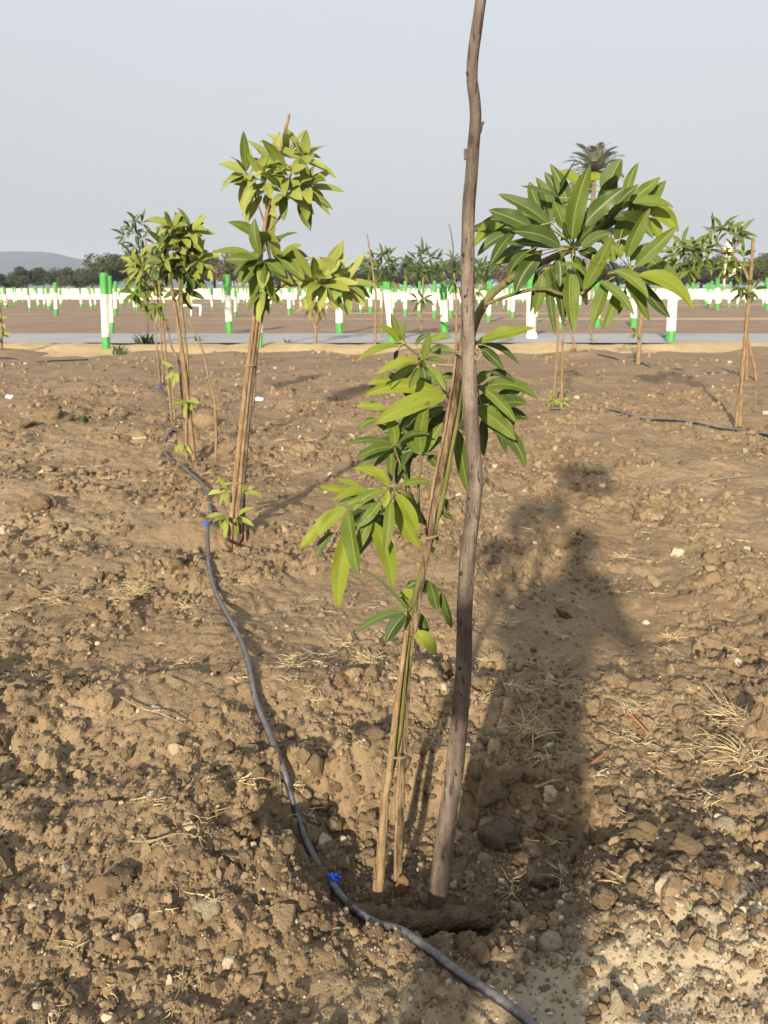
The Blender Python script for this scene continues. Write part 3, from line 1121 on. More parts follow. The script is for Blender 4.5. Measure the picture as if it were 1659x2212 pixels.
def leaf(mb, base, tip, width, face=None, arch=.08, fold=.22, wave=.10, roll=0.0, mat=0, nu=14, nv=5, node=None, pmat=1, prad=.0013, sway=0.0, rng=random):
    base, tip = Vector(base), Vector(tip)
    ch = tip - base
    L = ch.length
    t = ch / L
    face = Vector(face) if face is not None else Vector((-.15, -1, .45))
    n0 = face - t * face.dot(t)
    if n0.length < 1e-4:
        n0 = t.orthogonal()
    n0 = (Matrix.Rotation(roll, 3, t) @ n0.normalized())
    up = UPZ - t * UPZ.dot(t)
    bend = (up if up.length > .15 else n0) * (arch * L)
    s0 = t.cross(n0).normalized()
    ph = rng.uniform(0, 6.28)
    fq = rng.uniform(7, 12)
    vs, uvs, fs = [], [], []
    vv = [(-1 + 2 * j / (nv - 1)) for j in range(nv)]
    for i in range(nu + 1):
        u = i / nu
        uu = .002 + u * .998
        c = base + ch * u + bend * (4 * u * (1 - u)) * (1 - .25 * u) + s0 * (sway * L * 4 * u * (1 - u))
        w = width * .48 * (uu ** .62) * ((1.0005 - uu) ** .84) / .3695
        for v in vv:
            off = s0 * (v * w * (1 - .1 * fold)) + n0 * (abs(v) * fold * w + wave * w * math.sin(u * fq + ph + (1.2 if v > 0 else 0)) * v * v)
            vs.append(c + off)
            uvs.append((u, v))
    for i in range(nu):
        for j in range(nv - 1):
            a = i * nv + j
            fs.append((a, a + 1, a + nv + 1, a + nv))
    mb.add(vs, fs, mat, uvs)
    if node is not None:
        node = Vector(node)
        if (node - base).length > .004:
            m = (node + base) / 2 + UPZ * .003
            mb.tube([node, m, base + t * L * .03], [prad * 1.3, prad, prad * .8], 5, pmat, 2)
    return mb


def width_px_to_m(px, P):
    return px * m_per_px(P)


LEAVES = {'m': 'leaf_dark', 'g': 'leaf_green', 'y': 'leaf_bright', 'b': 'leaf_blue', 'd': 'leaf_dry'}
YS = 1.68                 # forward distance of the near sapling


def px_leaf(parent, crop_f, bx, by, tx, ty, w, tone, scale, Yb, node=None, **kw):
    """One leaf of the near sapling as an object of its own."""
    r = random.Random(int(bx * 7 + by * 13 + tx * 17 + ty * 29))
    dy = kw.pop('dy', None)
    if dy is None:
        dy = r.uniform(-.06, .04)
    B = at(*crop_f(bx, by), Yb)
    T = at(*crop_f(tx, ty), Yb + dy)
    W = width_px_to_m(w / scale * K, B) * .86
    face = kw.pop('face', None)
    if face is None:
        face = (r.uniform(-.45, .15), -1, r.uniform(.15, .75))
    mb = MB()
    leaf(mb, B, T, W, face, kw.pop('arch', r.uniform(.04, .15)), kw.pop('fold', r.uniform(.18, .52)), r.uniform(.08, .24), kw.pop('roll', r.uniform(-.25, .25)),
         0, 18, 7, node, 1, .0014, r.uniform(-.07, .07), r)
    QUEUE.append((W * (T - B).length, parent, tone, mb))


QUEUE = []


def flush_leaves(owner, extra):
    """The hundred largest leaves hang on their twigs one by one; the rest is one foliage mesh."""
    q = sorted(QUEUE, key=lambda e: -e[0])
    for area, parent, tone, mb in q[:98]:
        part('leaf', mb.mesh('leaf', [M[LEAVES[tone]], M['petiole']]), parent)
    tones = 'mgyb'
    rest = MB()
    for area, parent, tone, mb in q[98:] + extra:
        k = tones.index(tone)
        o = len(rest.v)
        rest.v.extend(mb.v)
        rest.f.extend(tuple(i + o for i in f) for f in mb.f)
        rest.uv.extend(mb.uv)
        rest.m.extend(k if mm == 0 else 4 for mm in mb.m)
    o = part('foliage', rest.mesh('foliage', [M[LEAVES[k]] for k in tones] + [M['petiole']]), owner)
    o['kind'] = 'stuff'


def whorl(mb, node, axis, n, L, W, rng, mat=0, lo=.5, hi=1.9, nu=9, droop=.30, face=None, pmat=2):
    axis = Vector(axis).normalized()
    o = axis.orthogonal().normalized()
    o2 = axis.cross(o)
    ph = rng.uniform(0, 6.28)
    for i in range(n):
        a = ph + i * 2.39996 + rng.uniform(-.25, .25)
        pol = lo + (hi - lo) * ((i + .5) / n) + rng.uniform(-.15, .15)
        d = axis * math.cos(pol) + (o * math.cos(a) + o2 * math.sin(a)) * math.sin(pol)
        l = L * rng.uniform(.72, 1.12)
        d = (d + Vector((0, 0, -droop * rng.uniform(.3, 1.2)))).normalized()
        b = node + d * l * .10
        f = axis * .45 + Vector((-.2 + rng.uniform(-.4, .4), -.9 + rng.uniform(-.3, .3), .55))
        leaf(mb, b, node + d * l * 1.08, W * rng.uniform(.8, 1.15), f, rng.uniform(.05, .16), rng.uniform(.15, .35), .1, rng.uniform(-.4, .4),
             (mat if rng.uniform(0, 1) < .82 else 1 - mat) if mat in (0, 1) else mat, nu, 5, node, pmat, .0012, rng.uniform(-.05, .05), rng)


def px_tube(mb, crop_f, pts, w0, w1, scale, Y, sides=10, mat=0, sm=6, wob=.08, Y1=None):
    P = []
    n = len(pts)
    for i, q in enumerate(pts):
        yy = Y if Y1 is None else Y + (Y1 - Y) * i / (n - 1)
        P.append(at(*crop_f(*q), yy))
    R = [(w0 + (w1 - w0) * i / (n - 1)) / scale * K * m_per_px(P[i]) / 2 for i in range(n)]
    mb.tube(P, R, sides, mat, sm, wob)
    return P


# ---- near sapling: trunk, limbs, leaves
near_base = at(*c8(572, 1522), YS - .03)
sap = thing('mango_sapling', 'nearest mango sapling, rooted in the hole beside the tall grey pole', 'sapling', near_base)
mb = MB()
# tan butt up to the kink, then the tan bark running on beside the green leader
px_tube(mb, c8, [(570, 1575), (576, 1500), (590, 1380), (604, 1200), (614, 1050), (622, 900)], 74, 46, 2.37, YS - .03, 14, 0, 8, .10)
px_tube(mb, c8, [(570, 1420), (560, 1360), (563, 1330)], 16, 8, 2.37, YS - .04, 8, 0, 3, .1)
px_tube(mb, c8, [(618, 925), (635, 870), (655, 730), (684, 450), (712, 230), (742, 20), (752, -60)], 48, 26, 2.37, YS - .03, 12, 0, 8, .1, YS - .01)
part('trunk', mb.mesh('trunk', [M['stake_wood']]), sap)
mb = MB()
px_tube(mb, c8, [(632, 880), (668, 750), (706, 560), (728, 350), (745, 150), (765, -20)], 30, 30, 2.37, YS, 12, 0, 8, .06)
c7p = [(705, 1960), (745, 1800), (790, 1620), (838, 1470), (890, 1290), (935, 1100), (970, 900), (1005, 720), (1035, 520), (1058, 330)]
px_tube(mb, c7, [(688, 2120)] + c7p, 36, 30, 2.5136, YS, 12, 0, 8, .06)
part('trunk', mb.mesh('trunk', [M['stem_green']]), sap, 'green leader stem of the sapling')
# limb to the big crown: passes behind the grey pole
limb = MB()
lp = [c7(1050, 400), c7(1085, 240), c3(222, 1150), c3(262, 1060), c3(330, 965), c3(430, 885), c3(530, 820), c3(640, 770), c3(745, 722), c3(845, 682)]
ly = [YS + .015, YS + .045, YS + .06, YS + .06, YS + .055, YS + .05, YS + .04, YS + .03, YS + .02, YS + .01]
P = [at(a, b, y) for (a, b), y in zip(lp, ly)]
R = [w * K / 2.5136 * m_per_px(q) / 2 for w, q in zip([36, 40, 52, 54, 50, 48, 46, 44, 42, 40], P)]
limb.tube(P, R, 12, 0, 8, .06)
px_tube(limb, c3, [(850, 685), (900, 620), (980, 560), (1080, 470), (1190, 405)], 26, 20, 2.5136, YS + .03, 8, 0, 6, .05, YS + .10)
for (a, b, rr) in ((640, 770, 1.15), (430, 885, 1.12)):
    q = at(*c3(a, b), YS + .04)
    limb.ball(q, 24 * K / 2.5136 * m_per_px(q), 0, 3, (1, 1, .8), .2, 5)
crown_a = part('branch', limb.mesh('branch', [M['twig_green']]), sap, 'thick olive limb carrying the big crown at upper right')
b2 = MB()
px_tube(b2, c3, [(285, 1035), (320, 1020), (400, 990), (500, 958), (600, 938), (680, 940), (760, 968), (850, 970), (915, 955), (955, 915), (985, 885)], 22, 22, 2.5136, YS + .05, 9, 0, 6, .05, YS - .03)
px_tube(b2, c3, [(985, 885), (1050, 840), (1120, 835), (1200, 830)], 22, 20, 2.5136, YS - .03, 9, 0, 6, .05, YS - .05)
crown_b = part('branch', b2.mesh('branch', [M['twig_green']]), sap, 'thin curved twig carrying the right-hand leaf whorl')

# (bx, by, tx, ty, width, tone[, depth of the base, tip depth change])
NA = at(*c3(842, 684), YS + .01)
CROWN_A = [
    (830, 620, 945, 152, 152, 'g', -.03, -.02), (806, 470, 690, 148, 100, 'm', .05, .03), (690, 520, 602, 232, 120, 'm', .06, .02), (900, 540, 1165, 296, 140, 'b', .0, -.02),
    (690, 540, 362, 338, 112, 'm', .02, .02), (580, 555, 303, 440, 128, 'm', -.01, .0), (758, 668, 452, 572, 138, 'b', -.05, -.05), (490, 560, 266, 512, 100, 'm', .06, .04),
    (720, 675, 408, 655, 92, 'm', -.03, -.03), (450, 590, 233, 730, 92, 'm', .04, .0), (470, 580, 312, 795, 88, 'm', .02, -.02), (430, 500, 208, 672, 120, 'y', .16, .02),
    (890, 690, 1085, 588, 104, 'b', -.04, -.04), (865, 640, 970, 532, 80, 'm', .0, -.02), (755, 365, 503, 288, 58, 'm', .03, -.03), (830, 470, 655, 200, 120, 'm', .08, .03),
    (1030, 330, 1140, 114, 150, 'm', .05, .0), (870, 290, 735, 200, 84, 'y', .16, .01), (920, 255, 1045, 246, 70, 'y', .16, .0),
    (1165, 385, 1248, 140, 78, 'g', .09, .0), (1190, 392, 1385, 234, 92, 'g', .07, .0), (1215, 398, 1468, 426, 96, 'g', .06, -.02), (1060, 470, 1250, 276, 90, 'm', .05, -.02), (1090, 420, 1352, 345, 70, 'g', .09, .0),
    (1300, 430, 1500, 578, 120, 'y', .10, -.02), (1295, 490, 1385, 640, 90, 'y', .11, .0), (1090, 490, 1250, 525, 92, 'm', .04, -.02), (1210, 440, 1340, 620, 84, 'g', .09, -.02),
    (820, 800, 838, 1222, 140, 'g', -.02, -.05), (690, 800, 772, 1168, 92, 'm', .02, .0), (665, 820, 726, 1232, 66, 'm', .03, .0), (640, 840, 592, 1098, 86, 'g', .03, .0), (605, 830, 566, 1088, 54, 'm', .05, .0),
    (630, 720, 470, 965, 138, 'm', .01, .0), (545, 700, 428, 865, 96, 'm', .05, .02), (600, 700, 345, 778, 76, 'y', .10, .0), (860, 810, 922, 1042, 84, 'm', .05, .02), (745, 750, 752, 925, 90, 'b', .0, -.01),
    (820, 730, 915, 862, 84, 'm', .03, .0), (780, 560, 710, 385, 110, 'g', .02, .0), (810, 625, 768, 515, 74, 'm', -.02, -.02), (1090, 770, 1075, 640, 84, 'g', .02, .0), (700, 560, 470, 470, 90, 'm', .10, .02),
    (640, 690, 520, 900, 100, 'g', .09, .03), (870, 700, 1020, 770, 90, 'm', .04, .0), (760, 700, 700, 1010, 100, 'm', .10, .03), (900, 600, 1010, 420, 110, 'm', .09, .03), (640, 470, 560, 260, 100, 'm', .13, .03),
    (1000, 560, 1150, 480, 90, 'm', .10, .0), (1010, 620, 1120, 720, 90, 'm', .08, .0)]
big = sorted(range(len(CROWN_A)), key=lambda i: -CROWN_A[i][4] * math.hypot(CROWN_A[i][0] - CROWN_A[i][2], CROWN_A[i][1] - CROWN_A[i][3]))
for (bx, by, tx, ty, w, tone, db, dt) in CROWN_A:
    px_leaf(crown_a, c3, bx, by, tx, ty, w, tone, 2.5136, YS + db, NA if math.hypot(bx - 842, by - 684) < 260 else at(*c3(1195, 402), YS + .10), dy=dt)
NB = at(*c3(1200, 830), YS - .05)
NC = at(*c3(960, 900), YS - .03)
CROWN_B = [
    (1172, 740, 1322, 425, 112, 'g', -.06, -.02), (1225, 800, 1492, 538, 108, 'g', -.05, -.02), (1195, 760, 1340, 645, 78, 'm', -.02, .0), (1245, 850, 1508, 942, 104, 'y', -.06, -.02), (1245, 850, 1592, 1074, 136, 'y', -.08, -.03),
    (1260, 900, 1448, 1118, 88, 'm', -.02, .0), (1160, 840, 1318, 1138, 104, 'g', -.04, .0), (1090, 820, 1312, 1002, 92, 'g', -.07, -.02), (905, 940, 1084, 592, 110, 'g', -.08, -.04), (915, 862, 748, 784, 48, 'y', -.05, -.02),
    (1000, 885, 1222, 1104, 74, 'g', -.07, -.03), (1050, 880, 952, 1178, 116, 'g', -.05, -.02), (1125, 910, 1024, 1194, 86, 'g', -.03, .0), (1165, 940, 1120, 1098, 56, 'g', .0, .0), (1130, 740, 1142, 650, 60, 'g', .0, .0), (960, 720, 1040, 840, 70, 'y', -.02, -.01)]
for (bx, by, tx, ty, w, tone, db, dt) in CROWN_B:
    px_leaf(crown_b, c3, bx, by, tx, ty, w, tone, 2.5136, YS + db, NB if bx > 1040 else NC, dy=dt)


def branch_group(lab, twigs, node, leaves, w0=16, w1=14):
    mbt = MB()
    for pts, ya, yb in twigs:
        px_tube(mbt, c7, pts, w0, w1, 2.5136, YS + ya, 8, 0, 5, .05, YS + yb)
    br = part('branch', mbt.mesh('branch', [M['twig_green']]), sap, lab)
    small = MB()
    nsm = 0
    for (bx, by, tx, ty, w, tone, db, dt) in leaves:
        nodes = [at(*c7(*q), YS + yy) for q, yy in node]
        B = at(*c7(bx, by), YS + db)
        nd = min(nodes, key=lambda q: (q - B).length)
        px_leaf(br, c7, bx, by, tx, ty, w, tone, 2.5136, YS + db, nd if (nd - B).length < .09 else None, dy=dt)
    return br


branch_group('twig with the top left whorl', [([(955, 530), (900, 450), (830, 355), (795, 300), (740, 250), (690, 210)], .03, -.01)], [((795, 305), .0), ((685, 205), -.01)], [
    (650, 195, 516, 78, 58, 'y', -.01, -.02), (660, 180, 598, 5, 62, 'g', .0, .0), (680, 190, 692, 42, 40, 'g', .0, .0), (650, 215, 378, 312, 62, 'y', -.02, -.04),
    (775, 312, 495, 402, 80, 'y', -.03, -.04), (803, 300, 845, 125, 70, 'g', -.03, -.02), (835, 185, 984, 155, 66, 'g', .03, .0), (750, 205, 850, 135, 40, 'm', .04, .0), (820, 300, 950, 322, 50, 'g', -.02, -.03),
    (760, 330, 590, 485, 80, 'g', .02, -.02), (770, 350, 706, 482, 66, 'g', -.02, -.03), (740, 345, 640, 470, 66, 'm', .05, .0), (830, 342, 945, 500, 80, 'g', -.03, -.03), (835, 245, 1012, 255, 84, 'b', .05, .0), (640, 240, 620, 305, 36, 'm', .03, 0)])
branch_group('short shoot with the two large pale leaves', [([(985, 560), (950, 530)], .02, .0)], [((950, 530), .0)], [
    (930, 535, 408, 530, 116, 'y', .02, -.02), (940, 535, 480, 712, 150, 'y', -.03, -.05), (620, 470, 450, 455, 74, 'y', .06, .0), (560, 600, 378, 588, 66, 'y', .06, .0), (520, 680, 386, 750, 66, 'g', .05, .0),
    (935, 420, 846, 462, 60, 'm', .06, .0), (1000, 400, 905, 412, 56, 'm', .06, .0), (930, 600, 720, 700, 110, 'm', .09, .02), (940, 620, 850, 860, 110, 'm', .10, .02)])
branch_group('upright twig with a dark fan of leaves', [([(800, 1290), (740, 1180), (690, 1050), (645, 930), (617, 850)], .0, -.01)], [((617, 850), -.01)], [
    (616, 838, 568, 625, 90, 'g', -.02, -.02), (640, 780, 835, 605, 66, 'm', .0, -.02), (640, 835, 842, 770, 48, 'm', -.03, -.04), (600, 835, 295, 838, 54, 'b', -.02, -.05), (600, 850, 372, 922, 82, 'g', -.03, -.04),
    (600, 860, 376, 1000, 64, 'b', -.01, -.03), (612, 860, 486, 972, 54, 'g', .02, .0), (600, 870, 602, 1066, 66, 'g', .0, .0), (660, 880, 710, 1085, 96, 'b', .05, .02), (640, 770, 545, 755, 60, 'b', .05, .0)])
branch_group('upright twig with the pointed leaf trio', [([(775, 1270), (770, 1180), (772, 1060), (785, 960), (792, 905)], .02, .0)], [((792, 905), .0)], [
    (786, 885, 832, 555, 108, 'g', -.03, -.03), (768, 890, 682, 735, 76, 'g', .0, -.02), (800, 888, 925, 690, 84, 'g', .0, .0), (825, 880, 940, 785, 76, 'g', .03, .0), (765, 900, 640, 880, 84, 'b', .04, .0), (835, 900, 880, 975, 80, 'm', .06, .0)])
branch_group('low twig with the drooping bright whorl', [([(800, 1330), (740, 1200), (680, 1120), (605, 1105)], -.01, -.06)], [((605, 1105), -.06)], [
    (590, 1100, 350, 984, 82, 'y', -.06, -.02), (420, 1130, 250, 1048, 56, 'y', -.06, -.02), (360, 1128, 135, 1092, 58, 'y', -.06, -.03), (560, 1112, 306, 1218, 74, 'g', -.09, -.03), (470, 1140, 226, 1188, 80, 'y', -.07, -.03),
    (562, 1120, 356, 1255, 76, 'g', -.10, -.02), (580, 1125, 550, 1235, 56, 'y', -.11, -.01), (538, 1180, 370, 1362, 84, 'g', -.11, -.02), (470, 1300, 378, 1515, 92, 'g', -.10, -.02), (592, 1170, 555, 1524, 88, 'g', -.11, -.02),
    (630, 1140, 772, 1395, 104, 'y', -.10, .0), (620, 1210, 782, 1484, 120, 'y', -.06, .02), (655, 1090, 850, 1066, 54, 'g', -.04, .02), (640, 1130, 806, 1340, 76, 'g', -.06, .03), (300, 1220, 14, 1500, 116, 'y', -.06, -.03),
    (310, 1225, 134, 1405, 100, 'y', -.08, -.02), (330, 1230, 398, 1664, 140, 'g', -.12, -.02), (345, 1330, 266, 1880, 140, 'y', -.09, -.02), (470, 1310, 604, 1726, 140, 'y', -.09, .0), (235, 1385, 124, 1546, 70, 'b', -.04, .0),
    (520, 1200, 400, 1420, 100, 'm', -.05, .0), (620, 1180, 700, 1340, 100, 'm', -.03, .02)])
branch_group('shoots with leaves right of the grey pole', [([(1060, 420), (1090, 300), (1130, 195)], .06, .05), ([(1045, 600), (1100, 540), (1142, 480)], .06, .08)], [((1130, 195), .05), ((1142, 480), .08)], [
    (1140, 190, 1506, 100, 116, 'y', .02, -.03), (1145, 212, 1308, 368, 84, 'm', .04, .0), (1180, 200, 1408, 336, 56, 'm', .06, .02), (1135, 450, 1235, 375, 74, 'g', .07, .0), (1185, 400, 1376, 440, 62, 'm', .09, .0),
    (1150, 490, 1524, 548, 112, 'g', .08, .02), (1145, 460, 1394, 706, 84, 'g', .05, -.02), (1160, 590, 1322, 714, 86, 'g', .08, .0), (1120, 600, 1385, 805, 124, 'g', .07, -.01), (1180, 690, 1448, 996, 112, 'm', .10, .0), (1130, 560, 1260, 545, 84, 'm', .11, .0),
    (1020, 740, 1082, 1140, 112, 'g', .08, .03), (1030, 600, 975, 760, 80, 'm', .12, .0), (1085, 40, 1040, 190, 60, 'y', .10, .0)])
branch_group('small low shoots on the green stem', [([(735, 1850), (700, 1880)], .0, -.02), ([(770, 1740), (830, 1692)], .02, .03)], [((698, 1882), -.02), ((830, 1692), .03)], [
    (690, 1888, 362, 2024, 72, 'b', -.03, -.06), (690, 1900, 565, 2078, 124, 'm', -.04, -.02), (690, 1870, 428, 1616, 26, 'b', -.01, .02), (705, 1860, 638, 1790, 62, 'g', .03, .0), (740, 1750, 650, 1830, 90, 'y', .05, .01), (770, 1700, 690, 1735, 66, 'b', .06, .0),
    (840, 1690, 890, 1885, 96, 'm', .02, .0), (915, 1760, 982, 1990, 78, 'm', .04, .0), (775, 1890, 808, 2056, 92, 'm', .05, .0), (735, 2010, 882, 2158, 116, 'y', .0, -.02), (795, 1680, 815, 1770, 66, 'm', .06, .0)])
branch_group('tiny shoots below the first tie', [([(905, 1260), (925, 1255)], .01, .02)], [((925, 1255), .02)], [
    (915, 1260, 994, 1302, 44, 'm', .02, .0), (938, 1170, 950, 1260, 40, 'm', .05, .0), (870, 1370, 895, 1440, 46, 'm', .04, .0), (838, 1480, 878, 1518, 44, 'y', .03, .0)], 8, 6)

# leaves hidden deeper in the big crown
extra = []
rngx = random.Random(77)
for (x_, y_, dy_, ax_, n_, tn_) in ((640, 600, .12, (-.8, .2, .5), 6, 'm'), (1000, 600, .14, (.4, .3, .4), 6, 'm'), (1080, 640, .10, (.4, .2, .2), 5, 'g'),):
    m_ = MB()
    for_node = at(*c3(x_, y_), YS + dy_)
    whorl(m_, for_node, ax_, n_, .165, .046, rngx, 5, .4, 1.7, 10, .25, None, 1)
    m_.m = [0 if q_ == 5 else 1 for q_ in m_.m]
    extra.append((0, None, tn_, m_))
for (x_, y_, dy_, ax_, n_, tn_) in ((830, 640, .12, (-.6, .2, .3), 8, 'm'), (760, 820, .11, (-.6, .1, -.2), 7, 'm'), (560, 1240, .06, (-.5, .2, -.6), 8, 'm'), (1180, 620, .13, (.7, .2, .0), 7, 'm')):
    m_ = MB()
    whorl(m_, at(*c7(x_, y_), YS + dy_), ax_, n_, .135, .040, rngx, 5, .4, 1.6, 10, .25, None, 1)
    m_.m = [0 if q_ == 5 else 1 for q_ in m_.m]
    extra.append((0, None, tn_, m_))
flush_leaves(sap, extra)

# ---- grey pole
pole_px = [(943, 1962), (950, 1900), (962, 1800), (977, 1700), (988, 1600), (999, 1480), (1003, 1400), (1004, 1300), (1010, 1200), (1022, 1100), (1026, 1040), (1022, 960), (1016, 880), (1013, 800),
           (1011, 700), (1010, 600), (1011, 520), (1013, 440), (1018, 380), (1022, 320), (1027, 260), (1025, 215), (1020, 170), (1022, 120), (1029, 70), (1036, 20), (1042, -30), (1046, -80)]
pole_w = [42, 42, 41, 40, 39, 36, 35, 34, 34, 33, 33, 32, 32, 32, 30, 30, 29, 28, 28, 28, 26, 25, 24, 24, 24, 24, 23, 20]
PY = [1.62 - .03 * i / 27 for i in range(28)]
PP = [at(a, b, y) for (a, b), y in zip(pole_px, PY)]
PR = [w * m_per_px(q) / 2 for w, q in zip(pole_w, PP)]
pole = thing('wooden_pole', 'tall crooked grey pole standing in the hole and leaving the top of the picture', 'pole', PP[0])
mb = MB().tube(PP, PR, 20, 0, 10, .085, 8)
shaft = part('shaft', mb.mesh('shaft', [M['bark_grey']]), pole)


def stub(px, py, dx, dy, w, ln, name, Yoff=0.0, mat='bark_grey'):
    j = min(range(28), key=lambda i: abs(pole_px[i][1] - py))
    Y = PY[j] + Yoff
    A = at(px, py, Y)
    B = at(px + dx, py + dy, Y)
    r = w * m_per_px(A) / 2
    m2 = MB().tube([A, A + (B - A) * .6, B], [r, r * .8, r * .45], 8, 0, 3, .25)
    part(name, m2.mesh(name, [M[mat]]), shaft)


stub(1033, 285, 7, -20, 14, 0, 'branch_stub')
stub(1034, 275, 12, -12, 8, 0, 'branch_stub')
stub(1008, 345, -3, -24, 10, 0, 'branch_stub')
stub(1036, 55, 2, -10, 9, 0, 'branch_stub')
for (px, py, s) in ((984, 1672, 9), (993, 1444, 7), (995, 1238, 9), (1006, 1340, 6), (996, 1500, 6), (1004, 640, 5), (1012, 1076, 5), (1018, 560, 5), (1000, 550, 6), (1009, 158, 6)):
    j = min(range(28), key=lambda i: abs(pole_px[i][1] - py))
    q = at(px, py, PY[j] - PR[j] * .92)
    m2 = MB().ball(q, s * m_per_px(q) / 2, 0, 2, (1, .5, 1.25), .5, int(py), 2)
    part('knot', m2.mesh('knot', [M['knot']]), shaft)

# ---- split stake tied to the sapling: a slab of fibrous wood in two strips
slat = thing('split_stake', 'weathered split wooden stake with dark grain, leaning against the near sapling', 'stake', at(*c8(700, 1400), YS))
sp = [(702, 1440), (706, 1200), (716, 950), (726, 760), (742, 560), (758, 350), (768, 150), (778, 0)]
s7 = [(768, 1860), (800, 1640), (838, 1420), (872, 1180), (915, 960), (958, 760), (992, 560), (1022, 360), (1040, 190), (1050, 60)]
P = [at(*c8(*q), YS + .012) for q in sp[:-1]] + [at(*c7(*q), YS - .012 + .0 * i) for i, q in enumerate(s7)]
wp = [44, 42, 42, 40, 30, 26, 24]
wq = [26, 34, 44, 50, 54, 54, 50, 46, 36, 16]
R = [w / 2.37 * K * m_per_px(q) / 2 for w, q in zip(wp, P)] + [w / 2.5136 * K * m_per_px(q) / 2 for w, q in zip(wq, P[7:])]
part('shaft', MB().tube(P, R, 12, 0, 7, .16, 4, squash=.45).mesh('shaft', [M['split_wood']]), slat)
P2 = [q + Vector((-.009, -.003, .0)) for q in P]
part('splinter', MB().tube(P2[:7], [r * .42 for r in R[:7]], 8, 0, 6, .2, 14, squash=.6).mesh('splinter', [M['stake_wood']]), slat)
P3 = [q + Vector((-.010, -.009, .0)) for q in P[9:16]]
part('splinter', MB().tube(P3, [r * .34 for r in R[9:16]], 8, 0, 6, .2, 24, squash=.6).mesh('splinter', [M['stake_wood']]), slat)
# red mud packed round its foot
q = at(*c8(720, 1450), YS - .01)
mb = MB().ball(q + Vector((0, 0, -.01)), .018, 0, 4, (1, .9, 1.9), .5, 8)
mb.ball(q + Vector((.018, 0, -.045)), .026, 0, 4, (1.3, .8, .9), .5, 11)
part('mud_collar', mb.mesh('mud_collar', [M['mud']]), slat, 'reddish mud caked round the foot')


def ring(c, rx, ry, tilt, turns, r, lab, tail=None):
    pts = []
    for i in range(int(turns * 16) + 1):
        a = 2 * PI * i / 16
        pts.append(c + Vector((math.cos(a) * rx, math.sin(a) * ry, math.cos(a) * tilt + .0035 * (i / 16))))
    mb = MB().tube(pts, r, 6, 0, 2)
    if tail:
        mb.tube(tail, r * .9, 6, 0, 4)
    solo('tie_string', mb.mesh('tie_string', [M['string']]), lab, 'string', 'strings tying the sapling')


c = at(*c8(682, 675), YS - .005)
ring(c, .0285, .024, -.006, 2.4, .0011, 'thin string looped round the sapling and stake low down above the hole')
c = at(*c7(838, 1410), YS - .006)
ring(c, .022, .024, .003, 2.2, .0011, 'string tie at the height of the bright drooping leaves')
c = at(1013, 764, YS - .03)
ring(c, .030, .048, .0, 2.2, .0012, 'top string tie binding the sapling to the grey pole',
     [at(1026, 760, 1.585), at(1032, 752, 1.58), at(1037, 758, 1.58), at(1036, 772, 1.58), at(1029, 778, 1.582), at(1026, 768, 1.584)])


# ================================================================== OTHER SAPLINGS
def ptube(mb, pts, w0, w1, Y, sides=8, mat=0, sm=5, wob=.12, dY=0.0):
    P = []
    n = len(pts)
    for i, q in enumerate(pts):
        P.append(at(q[0], q[1], Y + dY * i / max(1, n - 1)))
    R = [(w0 + (w1 - w0) * i / (n - 1)) * m_per_px(P[i]) / 2 for i in range(n)]
    mb.tube(P, R, sides, mat, sm, wob)
    return P


def sapling(label, base, trunks, crowns, seed, mats=('leaf_green', 'leaf_dark'), twigs=(), bark='bark_tan', Y=None):
    rng = random.Random(seed)
    g = ground(*base)
    Y = Y or g.y
    root = thing('mango_sapling', label, 'sapling', at(base[0], base[1], Y), 'young mango saplings in the field')
    for pts, w0, w1 in trunks:
        m = MB()
        ptube(m, pts, w0, w1, Y)
        part('trunk', m.mesh('trunk', [M[bark]]), root)
    limbs = []
    for pts, w0, w1, dY in twigs:
        m = MB()
        PB = ptube(m, pts, w0, w1, Y, 7, 0, 5, .08, dY)
        limbs.append((PB, None))
        limbs[-1] = (PB, part('branch', m.mesh('branch', [M['bark_tan'] if bark != 'twig_green' else M['twig_green']]), root))
    for (nodes, L, W, tone) in crowns:
        for nd in nodes:
            m = MB()
            (x, y), n, ax = nd[0], nd[1], nd[2]
            dy = nd[3] if len(nd) > 3 else rng.uniform(-.12, .12)
            q = at(x, y, Y + dy)
            if seed in (41, 43):
                n += 4
            whorl(m, q, ax, n, L, W, rng, tone, nd[4] if len(nd) > 4 else .4, nd[5] if len(nd) > 5 else 1.9)
            own = root
            if limbs:
                dist, k = min((min((b - q).length for b in PB), i) for i, (PB, o) in enumerate(limbs))
                if dist < .12:
                    own = limbs[k][1]
            part('leaf_cluster', m.mesh('leaf_cluster', [M[mats[0]], M[mats[1]], M['petiole']]), own)
    return root, Y


def stake(label, pts, w0, w1, Y, group='thin stakes beside saplings', mat='stake_wood', sides=9, name='wooden_stake'):
    m = MB()
    P = ptube(m, pts, w0, w1, Y, sides, 0, 6, .14)
    P0 = P[0]
    return solo(name, m.mesh(name, [M[mat]]), label, 'stake', group)


